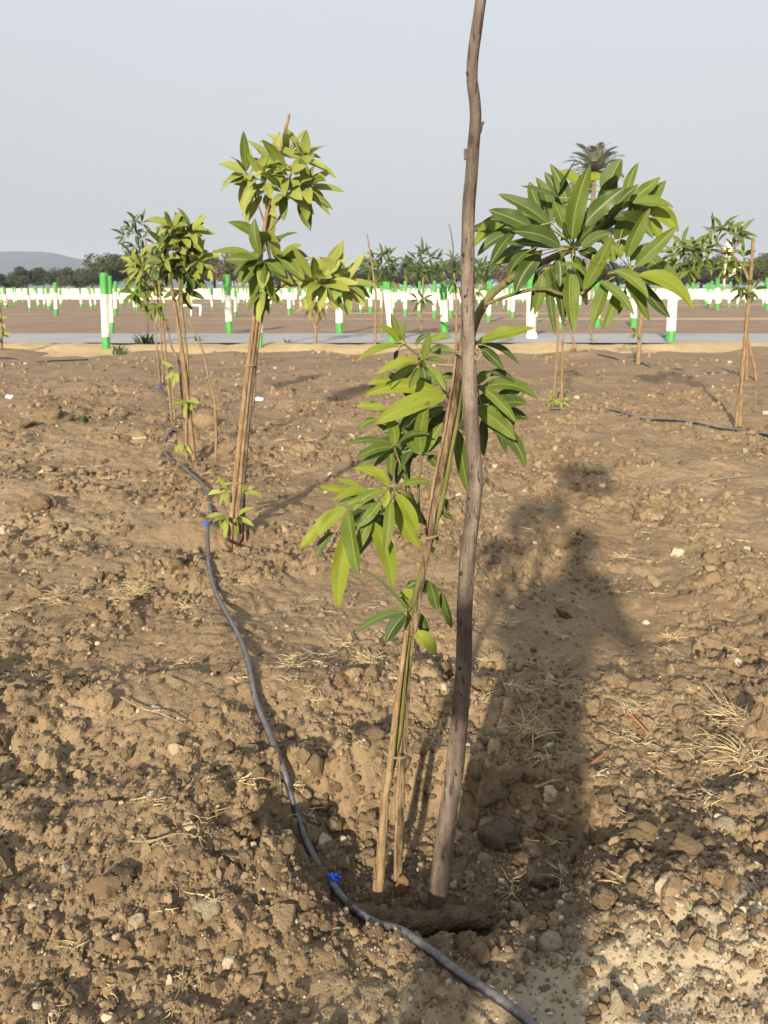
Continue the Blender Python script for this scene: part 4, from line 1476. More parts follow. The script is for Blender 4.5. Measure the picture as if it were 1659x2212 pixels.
# second sapling, left of centre
YB = ground(505, 1180).y
mats_y = ('leaf_fary', 'leaf_green')
root, _ = sapling('second sapling left of centre with two stacked crowns, tied to long tan stakes', (512, 1180),
                  [([(512, 1192), (520, 1100), (533, 950), (549, 800), (562, 690), (578, 600), (583, 560), c6(665, 1400), c6(680, 1320)], 11, 6)],
                  [([(c6(470, 745), 9, (-.6, -.5, .3), -.05), (c6(640, 800), 8, (-.1, -.7, .5), -.08), (c6(730, 660), 8, (0, -.3, .9)), (c6(1045, 610), 10, (.5, -.4, .6), .0), (c6(880, 560), 8, (0, -.5, .9), .05),
                     (c6(1075, 880), 9, (.9, -.3, .1)), (c6(850, 930), 8, (.1, -.9, .0), -.1), (c6(1000, 950), 7, (.5, -.6, -.3)), (c6(640, 930), 6, (-.5, -.5, -.2)), (c6(880, 760), 7, (.1, -.8, .4), -.1)], .185, .054, 0),
                   ([(c6(610, 1600), 9, (-.5, -.8, .3), -.05, .5, 2.0), (c6(640, 1650), 7, (-.2, -.6, -.6), -.08, .3, 1.5), (c6(690, 1480), 7, (.3, -.4, .7), .0)], .215, .066, 1),
                   ([(c6(790, 1600), 5, (.6, -.5, .5), -.02, .2, 1.2)], .185, .075, 0),
                   ([(c6(640, 1900), 6, (.1, -.5, -.9), -.03, .2, .9)], .17, .042, 1)],
                  21, mats_y,
                  [([c6(680, 1320), c6(760, 1230), c6(830, 1130), c6(860, 1000), c6(880, 900), c6(960, 870), c6(1070, 870)], 6, 4, .0),
                   ([c6(680, 1320), c6(650, 1240), c6(600, 1100), c6(550, 950), c6(500, 800), c6(470, 740)], 5, 3, -.05),
                   ([c6(880, 900), c6(920, 740), c6(1045, 600)], 4, 3, .02),
                   ([(549, 800), c2(520, 950), c2(600, 800), c2(650, 735), c2(720, 680), c2(800, 662), c2(890, 655), c2(1000, 690)], 6, 4, -.05)], 'bark_grey')
# its low right crown hangs on the long side twig
m = MB()
rng = random.Random(33)
for (x, y), n, ax, dy in ((c2(960, 680), 8, (-.1, -.7, .4), -.05), (c2(1030, 700), 9, (.1, -.8, .0), -.05), (c2(1200, 690), 8, (.7, -.5, .2), -.02), (c2(1130, 640), 6, (.3, -.3, .8), .02)):
    m = MB()
    whorl(m, at(x, y, YB + dy), ax, n + 1, .195, .058, rng, 0, .3, 1.9)
    part('leaf_cluster', m.mesh('leaf_cluster', [M['leaf_fary'], M['leaf_green'], M['petiole']]), root)
m = MB()
for (x, y), n, ax in ((cg(1100, 1590), 5, (-.6, -.7, .2)), (cg(1090, 1830), 5, (-.5, -.7, -.4)), (cg(1175, 1830), 4, (.6, -.7, -.3)), (cg(1230, 1610), 2, (.9, -.3, .0))):
    m = MB()
    whorl(m, at(x, y, YB - .03), ax, n, .115, .033, rng, 0, .4, 1.3)
    part('leaf_cluster', m.mesh('leaf_cluster', [M['leaf_fary'], M['leaf_bright'], M['petiole']]), root, 'pale new sprouts low on the stem')
stake('long straight tan stake rising above the second sapling crown', [(495, 1188), (503, 1085), (514, 990), (530, 840), (548, 700), (562, 570), (575, 470), (598, 360), (612, 300), (625, 246)], 13, 6, YB - .03)
stake('grooved tan stake beside the longest stake of the second sapling', [(508, 1186), (516, 1080), (528, 930), (542, 800), (556, 690)], 11, 9, YB - .02)
stake('tan stake of the second sapling kinked out to the right halfway up', [(520, 1165), (522, 1040), (530, 960), (536, 905), (546, 870), (550, 800), (553, 720)], 9, 9, YB)
stake('short split stake at the right foot of the second sapling', [(530, 1172), (527, 1120), (527, 1040), (530, 950)], 8, 6, YB + .03)
c = at(541, 783, YB - .02)
for (x, y, rr, lab) in ((541, 790, .036, 'string tie high round the second sapling and its stakes'), (515, 1042, .030, 'string tie low round the second sapling and its stakes')):
    ring(at(x, y, YB - .01), rr, .04, .0, 2.2, .0016, lab)

# leaning group at left
YA = ground(410, 998).y
root, _ = sapling('front sapling of the left row with a bright crown on a leaning bare stem', (405, 996),
                  [([(404, 997), (402, 930), (406, 860), (405, 780), (396, 700), (388, 620), (385, 560)], 7, 5)],
                  [([(c1(1190, 235), 9, (.1, -.5, .8)), (c1(1160, 320), 8, (-.2, -.7, .4)), (c1(1275, 400), 9, (.6, -.5, .2)), (c1(1240, 200), 7, (.4, -.4, .8)), (c1(1120, 180), 6, (-.5, -.3, .8)), (c1(1200, 330), 7, (.1, -.8, .3)), (c1(1060, 400), 6, (-.6, -.6, .1))], .18, .062, 0),
                   ([(c1(1130, 440), 7, (-.2, -.8, -.2)), (c1(1230, 480), 6, (.3, -.7, -.5)), (c1(1060, 300), 6, (-.5, -.5, .3)), (c1(1190, 590), 4, (.3, -.3, -.9))], .165, .054, 1)],
                  41, ('leaf_fary', 'leaf_dark'), [([(388, 620), c1(1130, 420), c1(1190, 240)], 4, 3, .0), ([(394, 660), c1(1180, 480), c1(1275, 400)], 4, 3, .0)])
m = MB()
rng = random.Random(35)
for (x, y), n, ax, tn in ((cg(640, 540), 5, (-.3, -.8, -.1), 0), (cg(740, 800), 6, (.2, -.8, -.4), 0), (cg(700, 1170), 3, (-.2, -.5, -.9), 0)):
    m = MB()
    whorl(m, at(x, y, YA - .03), ax, n, .13, .040, rng, tn, .4, 1.5)
    part('leaf_cluster', m.mesh('leaf_cluster', [M['leaf_fary'], M['leaf_bright'], M['petiole']]), root, 'pale new sprouts low on the stem')
stake('thick leaning bare stake of the left row', [(420, 996), (413, 930), (405, 850), (395, 770), (384, 700), (374, 640), (362, 570), (352, 525)], 11, 6, YA)
stake('thin wavy bare stake standing right of the leaning stakes', [(466, 993), (467, 940), (465, 880), (462, 855), (450, 815), (440, 765), (420, 715), (400, 680)], 6, 4, YA)
stake('crooked pale stake between the leaning stakes of the left row', [(397, 900), (391, 830), (389, 790), (378, 765), (368, 740), (360, 690)], 6, 4, ground(397, 905).y)

Y2 = ground(370, 912).y
sapling('middle sapling of the left row with pale drooping leaves', (372, 912),
        [([(372, 914), (366, 850), (358, 760), (350, 690), (345, 630), (342, 585)], 6, 4), ([(378, 912), (374, 850), (372, 800)], 5, 4)],
        [([(c1(930, 440), 9, (-.5, -.6, .4)), (c1(880, 420), 7, (-.8, -.3, .3)), (c1(985, 400), 7, (.2, -.5, .7))], .185, .048, 0),
         ([(c1(900, 520), 7, (-.3, -.5, -.5)), (c1(985, 560), 7, (.2, -.5, -.6)), (c1(1010, 690), 3, (.1, -.3, -.9)), (c1(950, 680), 3, (-.2, -.3, -.9)), (c1(870, 600), 4, (-.2, -.2, -.9))], .17, .05, 1)],
        43, ('leaf_fary', 'leaf_green'), [([(346, 640), c1(950, 480), c1(900, 430)], 3, 2, .0)])
Y3 = ground(352, 832).y
sapling('rear sapling of the left row hidden among thin stems', (352, 832),
        [([(352, 834), (350, 770), (346, 700), (340, 640), (338, 600)], 4, 3), ([(346, 830), (338, 740), (332, 650)], 4, 3)],
        [([(c1(860, 470), 7, (-.4, -.5, .3)), (c1(950, 600), 6, (.1, -.5, -.5)), (c1(1000, 500), 6, (.3, -.5, .4))], .19, .05, 0)],
        44, ('leaf_green', 'leaf_dark'))
Y4 = ground(320, 742).y
sapling('dark slender sapling behind the left row, standing by the verge', (320, 742),
        [([(320, 744), (319, 690), (316, 640), (305, 570), (297, 500)], 4, 3)],
        [([(c1(880, 140), 9, (0, -.4, .9)), (c1(850, 180), 6, (-.6, -.4, .3)), (c1(920, 150), 6, (.6, -.4, .3)), (c1(880, 220), 7, (0, -.6, .4)), (c1(810, 240), 6, (-.8, -.4, .1)), (c1(880, 300), 7, (0, -.6, -.3)), (c1(925, 250), 6, (.5, -.4, .1)), (c1(850, 340), 5, (-.2, -.4, -.6)), (c1(910, 330), 5, (.4, -.4, -.5))], .34, .07, 0)],
        45, ('leaf_far', 'leaf_far'), [], 'bark_grey')
stake('thin stake leaning beside the dark slender sapling', [(334, 640), (325, 590), (318, 545), (313, 508)], 4, 3, Y4 - .3)

# small tan-stemmed sapling under the second one
sapling('small sapling with tan drooping leaves at the verge under the second sapling', (680, 746),
        [([(680, 748), (682, 720), (683, 700)], 8, 6), ([(683, 715), (676, 690), (672, 665)], 5, 3), ([(684, 712), (690, 690), (694, 668)], 5, 3)],
        [([(c2(930, 860), 7, (-.2, -.4, -.5)), (c2(990, 860), 7, (.2, -.4, -.5)), (c2(960, 800), 5, (0, -.5, .5))], .52, .10, 0)],
        46, ('leaf_dry', 'leaf_fary'))
# row near the verge
YD = ground(810, 746).y
stake('thin bare stake in front of the dark sapling right of centre', [(810, 748), (811, 700), (812, 640), (806, 590), (799, 545), (793, 506)], 6, 3, YD)
sapling('dark round-headed sapling behind a thin bare stake, left of the grey pole', (824, 735),
        [([(824, 737), (825, 690), (828, 640), (830, 600)], 5, 4)],
        [([(c5(400, 420), 9, (0, -.5, .8)), (c5(320, 450), 8, (-.6, -.5, .4)), (c5(450, 440), 8, (.6, -.4, .4)), (c5(390, 520), 8, (0, -.7, .1)), (c5(300, 540), 7, (-.6, -.5, -.2)), (c5(470, 510), 7, (.6, -.5, -.1)), (c5(350, 600), 6, (-.2, -.5, -.5)), (c5(420, 610), 6, (.2, -.5, -.5))], .40, .075, 0),
         ([(c5(300, 660), 4, (-.3, -.3, -.6)), (c5(440, 690), 4, (.2, -.4, -.6))], .42, .10, 1)], 47, ('leaf_far', 'leaf_green'))
sapling('orange-stemmed sapling with a green mop head, just left of the grey pole', (911, 724),
        [([(910, 726), (911, 690), (913, 650), (914, 610), (914, 590)], 5, 4)],
        [([(c5(815, 400), 10, (0, -.4, .9)), (c5(760, 460), 8, (-.6, -.5, .3)), (c5(880, 440), 8, (.6, -.4, .4)), (c5(820, 520), 8, (0, -.7, .0)), (c5(950, 470), 7, (.8, -.3, .2)), (c5(990, 540), 7, (.7, -.3, -.2)), (c5(770, 570), 6, (-.3, -.5, -.5)), (c5(880, 540), 6, (.3, -.5, -.4)), (c5(730, 520), 6, (-.6, -.5, -.2))], .42, .075, 0),
         ([(c5(820, 860), 7, (0, -.5, -.1)), (c5(770, 880), 4, (-.5, -.4, -.4))], .40, .07, 1)], 48, ('leaf_far', 'leaf_dark'))
YF = ground(990, 770).y
sapling('dark bushy sapling mostly hidden behind the grey pole', (985, 770),
        [([(985, 772), (986, 700), (985, 640), (980, 590)], 6, 4)],
        [([(c5(1140, 470), 8, (-.2, -.4, .8)), (c5(1180, 560), 8, (-.3, -.6, .2)), (c5(1130, 680), 7, (-.5, -.5, -.4)), (c5(1190, 740), 6, (-.2, -.5, -.6))], .27, .055, 1),
         ([(c5(1380, 560), 8, (.5, -.5, .4)), (c5(1400, 640), 8, (.6, -.5, -.2)), (c5(1370, 780), 6, (.5, -.4, -.6)), (c5(1440, 530), 6, (.8, -.2, .4))], .27, .055, 0)], 49, ('leaf_green', 'leaf_far'))
stake('thin grey bare stick rising left of the grey pole top of the bush', [(982, 600), (980, 560), (977, 520), (970, 484)], 4, 2, YF, mat='bark_grey')
# behind the big crown
YG = ground(1200, 884).y
sapling('slim sapling under the big crown with yellow sprouts at its foot', (1193, 884),
        [([(1194, 886), (1198, 830), (1204, 760), (1206, 700), (1208, 650)], 6, 4)],
        [([(c3(700, 900), 8, (-.2, -.5, .4)), (c3(780, 900), 8, (.2, -.5, .3)), (c3(740, 830), 7, (0, -.5, .8))], .19, .045, 0),
         ([((1192, 862), 8, (-.1, -.6, -.2), -.03, .5, 1.6), ((1212, 866), 5, (.4, -.6, -.3), -.03, .5, 1.5)], .12, .032, 1)], 50, ('leaf_green', 'leaf_fary'))
stake('thin straight stake right beside the slim sapling under the big crown', [(1213, 882), (1214, 820), (1215, 760), (1216, 700), (1215, 620)], 6, 4, YG)
sapling('thick-stemmed sapling behind the right half of the big crown', (1380, 786),
        [([(1378, 788), (1380, 760), (1382, 720), (1385, 690), (1388, 650)], 11, 8)],
        [([(c3(1200, 1000), 8, (-.2, -.5, .5)), (c3(1280, 1000), 8, (.4, -.5, .3)), (c3(1240, 900), 8, (0, -.4, .9))], .24, .055, 0),
         ([(c3(1230, 1210), 4, (-.3, -.5, -.4)), ], .16, .04, 0)], 51, ('leaf_green', 'leaf_dark'))
stake('slanting thin stake at the verge under the big crown', [(1283, 742), (1278, 725), (1274, 705)], 6, 4, ground(1283, 744).y)
stake('second slanting thin stake at the verge, left of the other under the big crown', [(1243, 756), (1238, 735), (1232, 712)], 6, 4, ground(1243, 758).y)
# right-hand sapling
YI = ground(1597, 922).y
sapling('right-hand sapling with a wide dark crown bent over to the left', (1592, 922),
        [([(1590, 924), (1594, 880), (1602, 830), (1606, 780), (1612, 720), (1617, 660), (1618, 620)], 9, 7)],
        [([(c9(1120, 380), 8, (.3, -.5, .6)), (c9(1060, 330), 8, (-.1, -.4, .9)), (c9(800, 200), 8, (-.3, -.4, .9)), (c9(900, 300), 7, (0, -.6, .6)), (c9(640, 330), 8, (-.6, -.4, .6))], .175, .036, 0),
         ([(c9(430, 660), 9, (-.7, -.5, .3)), (c9(250, 560), 8, (-.7, -.4, .5)), (c9(300, 880), 8, (-.4, -.5, -.6)), (c9(130, 700), 8, (-.8, -.4, .2)), (c9(520, 800), 7, (-.3, -.5, -.6)), (c9(0, 850), 8, (-.8, -.4, -.2)), (c9(40, 560), 7, (-.6, -.3, .8)), (c9(560, 560), 7, (-.4, -.5, .6)), (c9(180, 1020), 7, (-.2, -.4, -.9)), (c9(-120, 700), 8, (-.8, -.4, .3))], .175, .038, 0),
         ([(c9(900, 760), 8, (-.3, -.6, -.2)), (c9(1000, 620), 7, (.2, -.6, .4)), (c9(1050, 960), 7, (-.1, -.6, -.6)), (c9(880, 960), 6, (-.5, -.5, -.5)), (c9(1200, 760), 6, (.5, -.5, .3))], .16, .034, 0),
         ([(c9(1180, 1330), 7, (-.5, -.5, -.4)), (c9(1230, 1420), 6, (-.1, -.5, -.8)), (c9(1380, 1380), 3, (.5, -.5, -.4))], .15, .036, 1)],
        52, ('leaf_green', 'leaf_dark'), [([c9(1300, 1230), c9(1230, 1050), c9(1120, 880), c9(950, 720), c9(860, 690), c9(640, 640), c9(430, 660), c9(200, 640)], 7, 4, .0), ([c9(950, 720), c9(1060, 560), c9(1110, 390)], 5, 3, .0), ([c9(860, 690), c9(700, 480), c9(800, 220)], 4, 3, .0)])
stake('straight pale stake of the right-hand sapling ending in a dark tip', [(1598, 922), (1600, 870), (1604, 800), (1611, 720), (1618, 640), (1623, 580), (1627, 513)], 9, 7, YI - .03)
YI2 = ground(1634, 824).y
stake('pale stake leaning in behind the right-hand sapling', [(1634, 826), (1629, 790), (1620, 755), (1614, 720), (1610, 690)], 7, 5, YI2)
stake('rear pale stake standing behind the right-hand sapling', [(1612, 824), (1613, 780), (1612, 740), (1610, 700)], 8, 6, YI2)
stake('very thin dark stick right of the right-hand sapling', [(1631, 890), (1632, 850), (1633, 822)], 3, 2, ground(1631, 892).y)
sapling('yellowish sapling cut off by the left edge', (2, 752),
        [([(3, 755), (3, 720), (2, 690), (-2, 650)], 7, 5)],
        [([((-6, 690), 7, (.2, -.5, -.3)), ((-4, 720), 5, (.3, -.5, -.6)), ((-10, 650), 6, (0, -.4, .8))], .32, .07, 0)], 53, ('leaf_fary', 'leaf_green'))
# ================================================================== BOUNDARY POSTS
def post_mesh_parts(B, T, w0, w1, cuts=(.21, .70), seed=0):
    """Square tapered stone post as three stacked pieces: painted foot, white shaft, painted head."""
    r = random.Random(seed)
    ax = T - B
    rot = r.uniform(-.35, .35)

    def ringv(f, k=1.0):
        c = B + ax * f
        w = (w0 + (w1 - w0) * f) / 2 * k
        out = []
        for i in range(8):
            a = rot + PI / 4 * i + (PI / 8 if True else 0)
            d = 1.03 if i % 2 == 0 else 1.03
            # rounded square section
            x, y = math.cos(a), math.sin(a)
            m = max(abs(math.cos(a - rot)), abs(math.sin(a - rot)))
            out.append(c + Vector((x, y, 0)) * (w * d / m * (.97 + .05 * r.random())))
        return out
    pieces = []
    e = .0
    for f0, f1 in ((-.06, cuts[0]), (cuts[0], cuts[1]), (cuts[1], 1.0)):
        mb = MB()
        fs = [f0 + (f1 - f0) * i / 5 for i in range(6)]
        rings = [ringv(f) for f in fs]
        if f1 == 1.0:
            rings.append(ringv(1.012, .8))
        vs = [p for rg in rings for p in rg]
        n = len(rings)
        ff = [(i * 8 + k, i * 8 + (k + 1) % 8, (i + 1) * 8 + (k + 1) % 8, (i + 1) * 8 + k) for i in range(n - 1) for k in range(8)]
        ff += [tuple(range(7, -1, -1)), tuple((n - 1) * 8 + k for k in range(8))]
        mb.add(vs, ff)
        pieces.append(mb)
    return pieces


POST_GROUP = 'green and white painted posts'


def near_post(x, yb, yt, w, label, xt=None, wt=None, Y=None, cuts=(.21, .70)):
    g = ground(x, yb)
    Y = Y or g.y
    B = at(x, yb, Y)
    T = at(xt if xt is not None else x, yt, Y)
    mp = m_per_px(B)
    root = thing('painted_post', label, 'post', B, POST_GROUP)
    a, b, c_ = post_mesh_parts(B, T, w * mp, (wt or w) * mp, cuts, int(x))
    part('shaft', b.mesh('shaft', [M['white_paint']], False), root)
    part('painted_foot', a.mesh('painted_foot', [M['green_paint']], False), root)
    part('painted_head', c_.mesh('painted_head', [M['green_paint']], False), root)
    return root


kk = lambda f, x, yb, yt, w, s: (f(x, yb)[0], f(x, yb)[1], f(x, yt)[1], w / s * K)
x, b, t_, w = kk(c1, 690, 980, 478, 47, 2.592)
near_post(x, b, t_, w, 'nearest leaning post on the left in front of the road', xt=c1(673, 478)[0], cuts=(.19, .74))
x, b, t_, w = kk(c1, 727, 872, 495, 26, 2.592)
near_post(x, b, t_, w, 'post half hidden behind the nearest leaning post on the left, across the road', xt=c1(710, 495)[0])
x, b, t_, w = kk(c1, 1487, 868, 488, 41, 2.592)
near_post(x, b, t_, w, 'post across the road just left of the second sapling stem', xt=c1(1468, 488)[0], cuts=(.22, .67))
x, b, t_, w = kk(c2, 500, 1245, 735, 34, 3.318)
near_post(x, b, t_, w, 'post in front of the road directly behind the second sapling stem', cuts=(.29, .75))
x, b, t_, w = kk(c2, 1155, 1105, 680, 56, 3.318)
near_post(x, b, t_, w, 'post behind the yellowish low crown, across the road')
x, b, t_, w = kk(c5, 505, 1330, 690, 66, 4.1475)
near_post(x, b, t_, w, 'leaning post before the road above the top left leaves of the near sapling', xt=c5(440, 690)[0], wt=w * 1.2, cuts=(.26, .88))
x, b, t_, w = kk(c5, 1043, 1205, 690, 72, 4.1475)
near_post(x, b, t_, w, 'post across the road immediately left of the grey pole', xt=c5(1030, 690)[0], cuts=(.22, .65))
x, b, t_, w = kk(c3, 573, 1255, 845, 54, 2.5136)
near_post(x, b, t_, w, 'post with a plastic bag at its foot, behind the left of the big crown', cuts=(.12, .76))
x, b, t_, w = kk(c3, 1447, 1283, 828, 54, 2.5136)
near_post(x, b, t_, w, 'post before the road under the right edge of the big crown', xt=c3(1470, 828)[0], cuts=(.19, .74))
x, b, t_, w = kk(c3, 1218, 1180, 880, 38, 2.5136)
near_post(x, b, t_, w, 'post across the road seen through the right half of the big crown')
x, b, t_, w = kk(c3, 990, 1180, 880, 34, 2.5136)
near_post(x, b, t_, w, 'post across the road under the middle of the big crown')
x, b, t_, w = kk(c1, 365, 750, 537, 24, 2.592)
near_post(x, b, t_, w, 'tallest of the middle distance posts left of the nearest post', xt=c1(358, 537)[0])
x, b, t_, w = kk(c1, 748, 750, 530, 21, 2.592)
near_post(x, b, t_, w, 'middle distance post just right of the two nearest left posts')
x, b, t_, w = kk(c2, 740, 955, 685, 27, 3.318)
near_post(x, b, t_, w, 'middle distance post below the side twig of the second sapling')
x, b, t_, w = kk(c2, 295, 960, 760, 22, 3.318)
near_post(x, b, t_, w, 'middle distance post between the second sapling stem and the post to its left')
x, b, t_, w = kk(c5, 935, 1060, 675, 38, 4.1475)
near_post(x, b, t_, w, 'middle distance post left of the post beside the grey pole')
x, b, t_, w = kk(c5, 635, 1040, 680, 36, 4.1475)
near_post(x, b, t_, w, 'middle distance post right of the leaning post, under a far palm')
x, b, t_, w = kk(c5, 275, 995, 715, 38, 4.1475)
near_post(x, b, t_, w, 'middle distance post left of the thin stake right of centre')
x, b, t_, w = kk(c5, 1108, 1055, 678, 36, 4.1475)
near_post(x, b, t_, w, 'middle distance post touching the left edge of the grey pole')
x, b, t_, w = kk(c5, 1498, 1100, 680, 40, 4.1475)
near_post(x, b, t_, w, 'middle distance post above the limb of the near sapling, right of the grey pole')
x, b, t_, w = kk(c9, 700, 1775, 1175, 66, 7.541)
near_post(x, b, t_, w, 'middle distance post left of the cream lamp post', xt=c9(712, 1175)[0])
x, b, t_, w = kk(c9, 1642, 1775, 1170, 56, 7.541)
near_post(x, b, t_, w, 'middle distance post cut by the right edge of the picture')

# middle-distance and far posts: one mesh each, laid out along the plots
MID = [(c1, 317, 710, 565, 16), (c1, 290, 695, 572, 15), (c1, 530, 695, 570, 17), (c1, 593, 710, 565, 15), (c1, 396, 685, 585, 14), (c1, 873, 712, 588, 16), (c1, 195, 688, 578, 14), (c1, 246, 670, 580, 12), (c1, 1377, 712, 570, 15),
       (c1, 40, 698, 570, 26), (c1, 783, 685, 590, 12), (c1, 1235, 690, 575, 15), (c1, 1525, 755, 570, 17), (c1, 10, 680, 575, 14), (c2, 1335, 935, 745, 20), (c2, 1416, 928, 702, 28), (c2, 1508, 935, 745, 22), (c2, 1600, 938, 690, 24), (c2, 102, 910, 735, 17), (c2, 673, 885, 740, 14), (c2, 590, 885, 735, 14),
       (c2, 838, 915, 745, 15), (c2, 890, 915, 750, 15), (c2, 1050, 930, 745, 16), (c2, 1185, 935, 740, 20), (c2, 1255, 930, 745, 16), (c2, 780, 900, 725, 14), (c5, 175, 1005, 760, 28), (c5, 392, 1005, 685, 26), (c5, 505, 1015, 692, 30), (c5, 780, 1040, 682, 34),
       (c5, 540, 915, 745, 20), (c5, 985, 930, 745, 24), (c5, 75, 990, 755, 22), (c5, 905, 900, 750, 18), (c5, 690, 895, 745, 18), (c5, 1210, 930, 745, 24), (c5, 1590, 905, 745, 24), (c3, 305, 1145, 890, 27), (c3, 455, 1115, 905, 24), (c3, 432, 1100, 905, 20), (c3, 400, 1060, 920, 14), (c3, 355, 1040, 925, 13), (c3, 520, 1030, 925, 13), (c3, 600, 1150, 905, 22), (c3, 70, 1110, 890, 24),
       (c3, 755, 1190, 910, 18), (c3, 1350, 1040, 915, 14), (c3, 1580, 1020, 910, 16), (c3, 1560, 1010, 905, 14), (c9, 535, 1740, 1230, 54), (c9, 510, 1640, 1260, 40), (c9, 915, 1725, 1245, 50), (c9, 208, 1650, 1262, 54), (c9, 175, 1620, 1250, 44), (c9, 110, 1580, 1320, 44), (c9, 300, 1610, 1290, 44), (c9, 465, 1620, 1275, 44), (c9, 790, 1600, 1320, 44), (c9, 1450, 1590, 1310, 46), (c9, 1580, 1600, 1320, 44), (c9, 1060, 1580, 1320, 44), (c9, 610, 1480, 1320, 36)]
SCALE_OF = {c1: 2.592, c2: 3.318, c3: 2.5136, c5: 4.1475, c9: 7.541}


def far_post_mesh(seed):
    parts = post_mesh_parts(Vector((0, 0, 0)), Vector((0, 0, 1)), 1, .95, (.2, .7), seed)
    mb = MB()
    for k, q in enumerate(parts):
        mb.add(q.v, q.f, (1, 0, 1)[k])
    return mb.mesh('painted_post', [M['white_paint'], M['green_paint']], False)


FPM = [far_post_mesh(i) for i in range(4)]


def far_post(P, h, w, label, group, lean=None):
    o = bpy.data.objects.new('painted_post', random.choice(FPM))
    o.location = P
    o.scale = (w, w, h)
    o.rotation_euler = (random.uniform(-.03, .03), random.uniform(-.045, .045), random.uniform(-.4, .4))
    COL.objects.link(o)
    return tag(o, label, 'post', group)


def region_of(px):
    if px < 215:
        return 'left of the nearest leaning post'
    if px < 480:
        return 'behind the left row of saplings'
    if px < 640:
        return 'around the second sapling'
    if px < 840:
        return 'behind the yellowish low crown'
    if px < 1000:
        return 'just left of the grey pole'
    if px < 1460:
        return 'behind the big crown'
    return 'right of the big crown'


for (f, x, yb, yt, w) in MID:
    px, pyb = f(x, yb)
    pyt = f(x, yt)[1]
    g = ground(px, pyb)
    T = at(px, pyt, g.y)
    far_post(g - Vector((0, 0, .05)), T.z - g.z + .05, max(.10, .86 * w / SCALE_OF[f] * K * m_per_px(g)), 'small post on the brown field ' + region_of(px), 'middle distance posts ' + region_of(px))
rng = random.Random(91)
nfar = 0
rows = []
for Y in (46, 52, 57, 62, 67, 72, 77, 82):
    sp = 1.6 if Y > 56 else 3.4
    xx = -Y * .52 + rng.uniform(0, 2)
    while xx < Y * .52:
        rows.append((xx + rng.uniform(-.3, .3), Y + rng.uniform(-1.5, 1.5)))
        xx += sp * rng.choice((.8, 1, 1, 1.7, 3.2)) * (1 if Y < 65 else 1.25)
rng.shuffle(rows)
for (xx, Y) in rows[:225]:
    px = CX + FD * xx / (Y * math.cos(PITCH) + 1.3 * math.sin(PITCH))
    far_post(Vector((xx, Y, hgt(xx, Y) - .03)), 1.40 + rng.uniform(-.12, .1), .12, 'tiny post by the white wall ' + region_of(px), 'far posts before the white wall ' + region_of(px))

# ------------------------------------------------------------------ white compound wall
WY = 88.0
wall_m = plain('lime_wash', (.50, .485, .42), .9, .1, .8, .1)
wall = thing('compound_wall', 'long low white compound wall across the field in front of the trees', 'wall', (0, WY, 0))
top = 1.4 - 7 / 1924 * WY
mb = MB()
mb.box((0, WY, top / 2 - .1), (190, .18, top + .2))
part('wall_panel', mb.mesh('wall_panel', [wall_m], False), wall)
part('coping', MB().box((0, WY, top + .032), (190, .26, .06)).mesh('coping', [wall_m], False), wall)
for i in range(-22, 23):
    part('pier', MB().box((i * 3.0 + .7, WY - .135, top / 2 - .1), (.24, .085, top + .18)).mesh('pier', [wall_m], False), wall)

# white pipe frame on the far soil
g = ground(*c1(1235, 752))
fr = thing('pipe_frame', 'low white pipe frame standing on the brown field behind the left row', 'frame', g)
Yf = g.y
for (x0, y0, x1, y1) in ((1178, 750, 1176, 690), (1240, 752, 1238, 640), (1298, 752, 1300, 690)):
    part('leg', MB().tube([at(*c1(x0, y0), Yf), at(*c1(x1, y1), Yf)], .05, 8).mesh('leg', [M['white_scrap']]), fr)
part('top_rail', MB().tube([at(*c1(1176, 690), Yf), at(*c1(1190, 683), Yf), at(*c1(1288, 683), Yf), at(*c1(1300, 690), Yf)], .05, 8, 0, 3).mesh('top_rail', [M['white_scrap']]), fr)

# cream lamp post behind the right-hand sapling
YL = 84.0
cream = plain('cream_paint', (.74, .68, .46), .5, .05, 5, .05)
polem = plain('pinkish_pole_paint', (.50, .42, .39), .6, .08, 5, .05)
L0 = at(*c9(845, 1290), YL)
lp_ = thing('lamp_post', 'tall lamp post with a cream lantern behind the right-hand sapling', 'lamp post', (L0.x, YL, 0))
part('post', MB().tube([Vector((L0.x, YL, 0)), at(*c9(850, 1000), YL), at(*c9(880, 690), YL)], [.13, .11, .10], 10).mesh('post', [polem]), lp_)
a, b_ = at(*c9(905, 690), YL), at(*c9(900, 455), YL)
mb = MB()
for (z0, r0, z1, r1) in ((0, .40, .80, .20),):
    h = b_.z - a.z
    for i in range(6):
        t0, t1 = 2 * PI * i / 6, 2 * PI * (i + 1) / 6
        q = [a + Vector((math.cos(t) * r, math.sin(t) * r, z * h)) for t, r, z in ((t0, .52, 0), (t1, .52, 0), (t1, .26, .86), (t0, .26, .86))]
        mb.add(q, [(0, 1, 2, 3)])
mb.tube([a, a + Vector((0, 0, .03))], [.5, .52], 6)
part('lantern', mb.mesh('lantern', [cream], False), lp_)
part('lantern_cap', MB().tube([a + Vector((0, 0, h * .86)), a + Vector((0, 0, h * .93)), a + Vector((0, 0, h * 1.05))], [.33, .24, .03], 10).mesh('lantern_cap', [polem]), lp_)
for (gx_, gy_) in ((945, 795), (1115, 990), (1022, 1022)):
    q = at(*c9(gx_, gy_), YL)
    part('arm', MB().tube([Vector((L0.x + .02, YL, q.z - .5)), Vector(((L0.x + q.x) / 2, YL, q.z - .62)), q - Vector((0, 0, .2))], .04, 8, 0, 4).mesh('arm', [polem]), lp_)
    part('globe', MB().ball(q, .2, 0, 3).mesh('globe', [cream]), lp_)


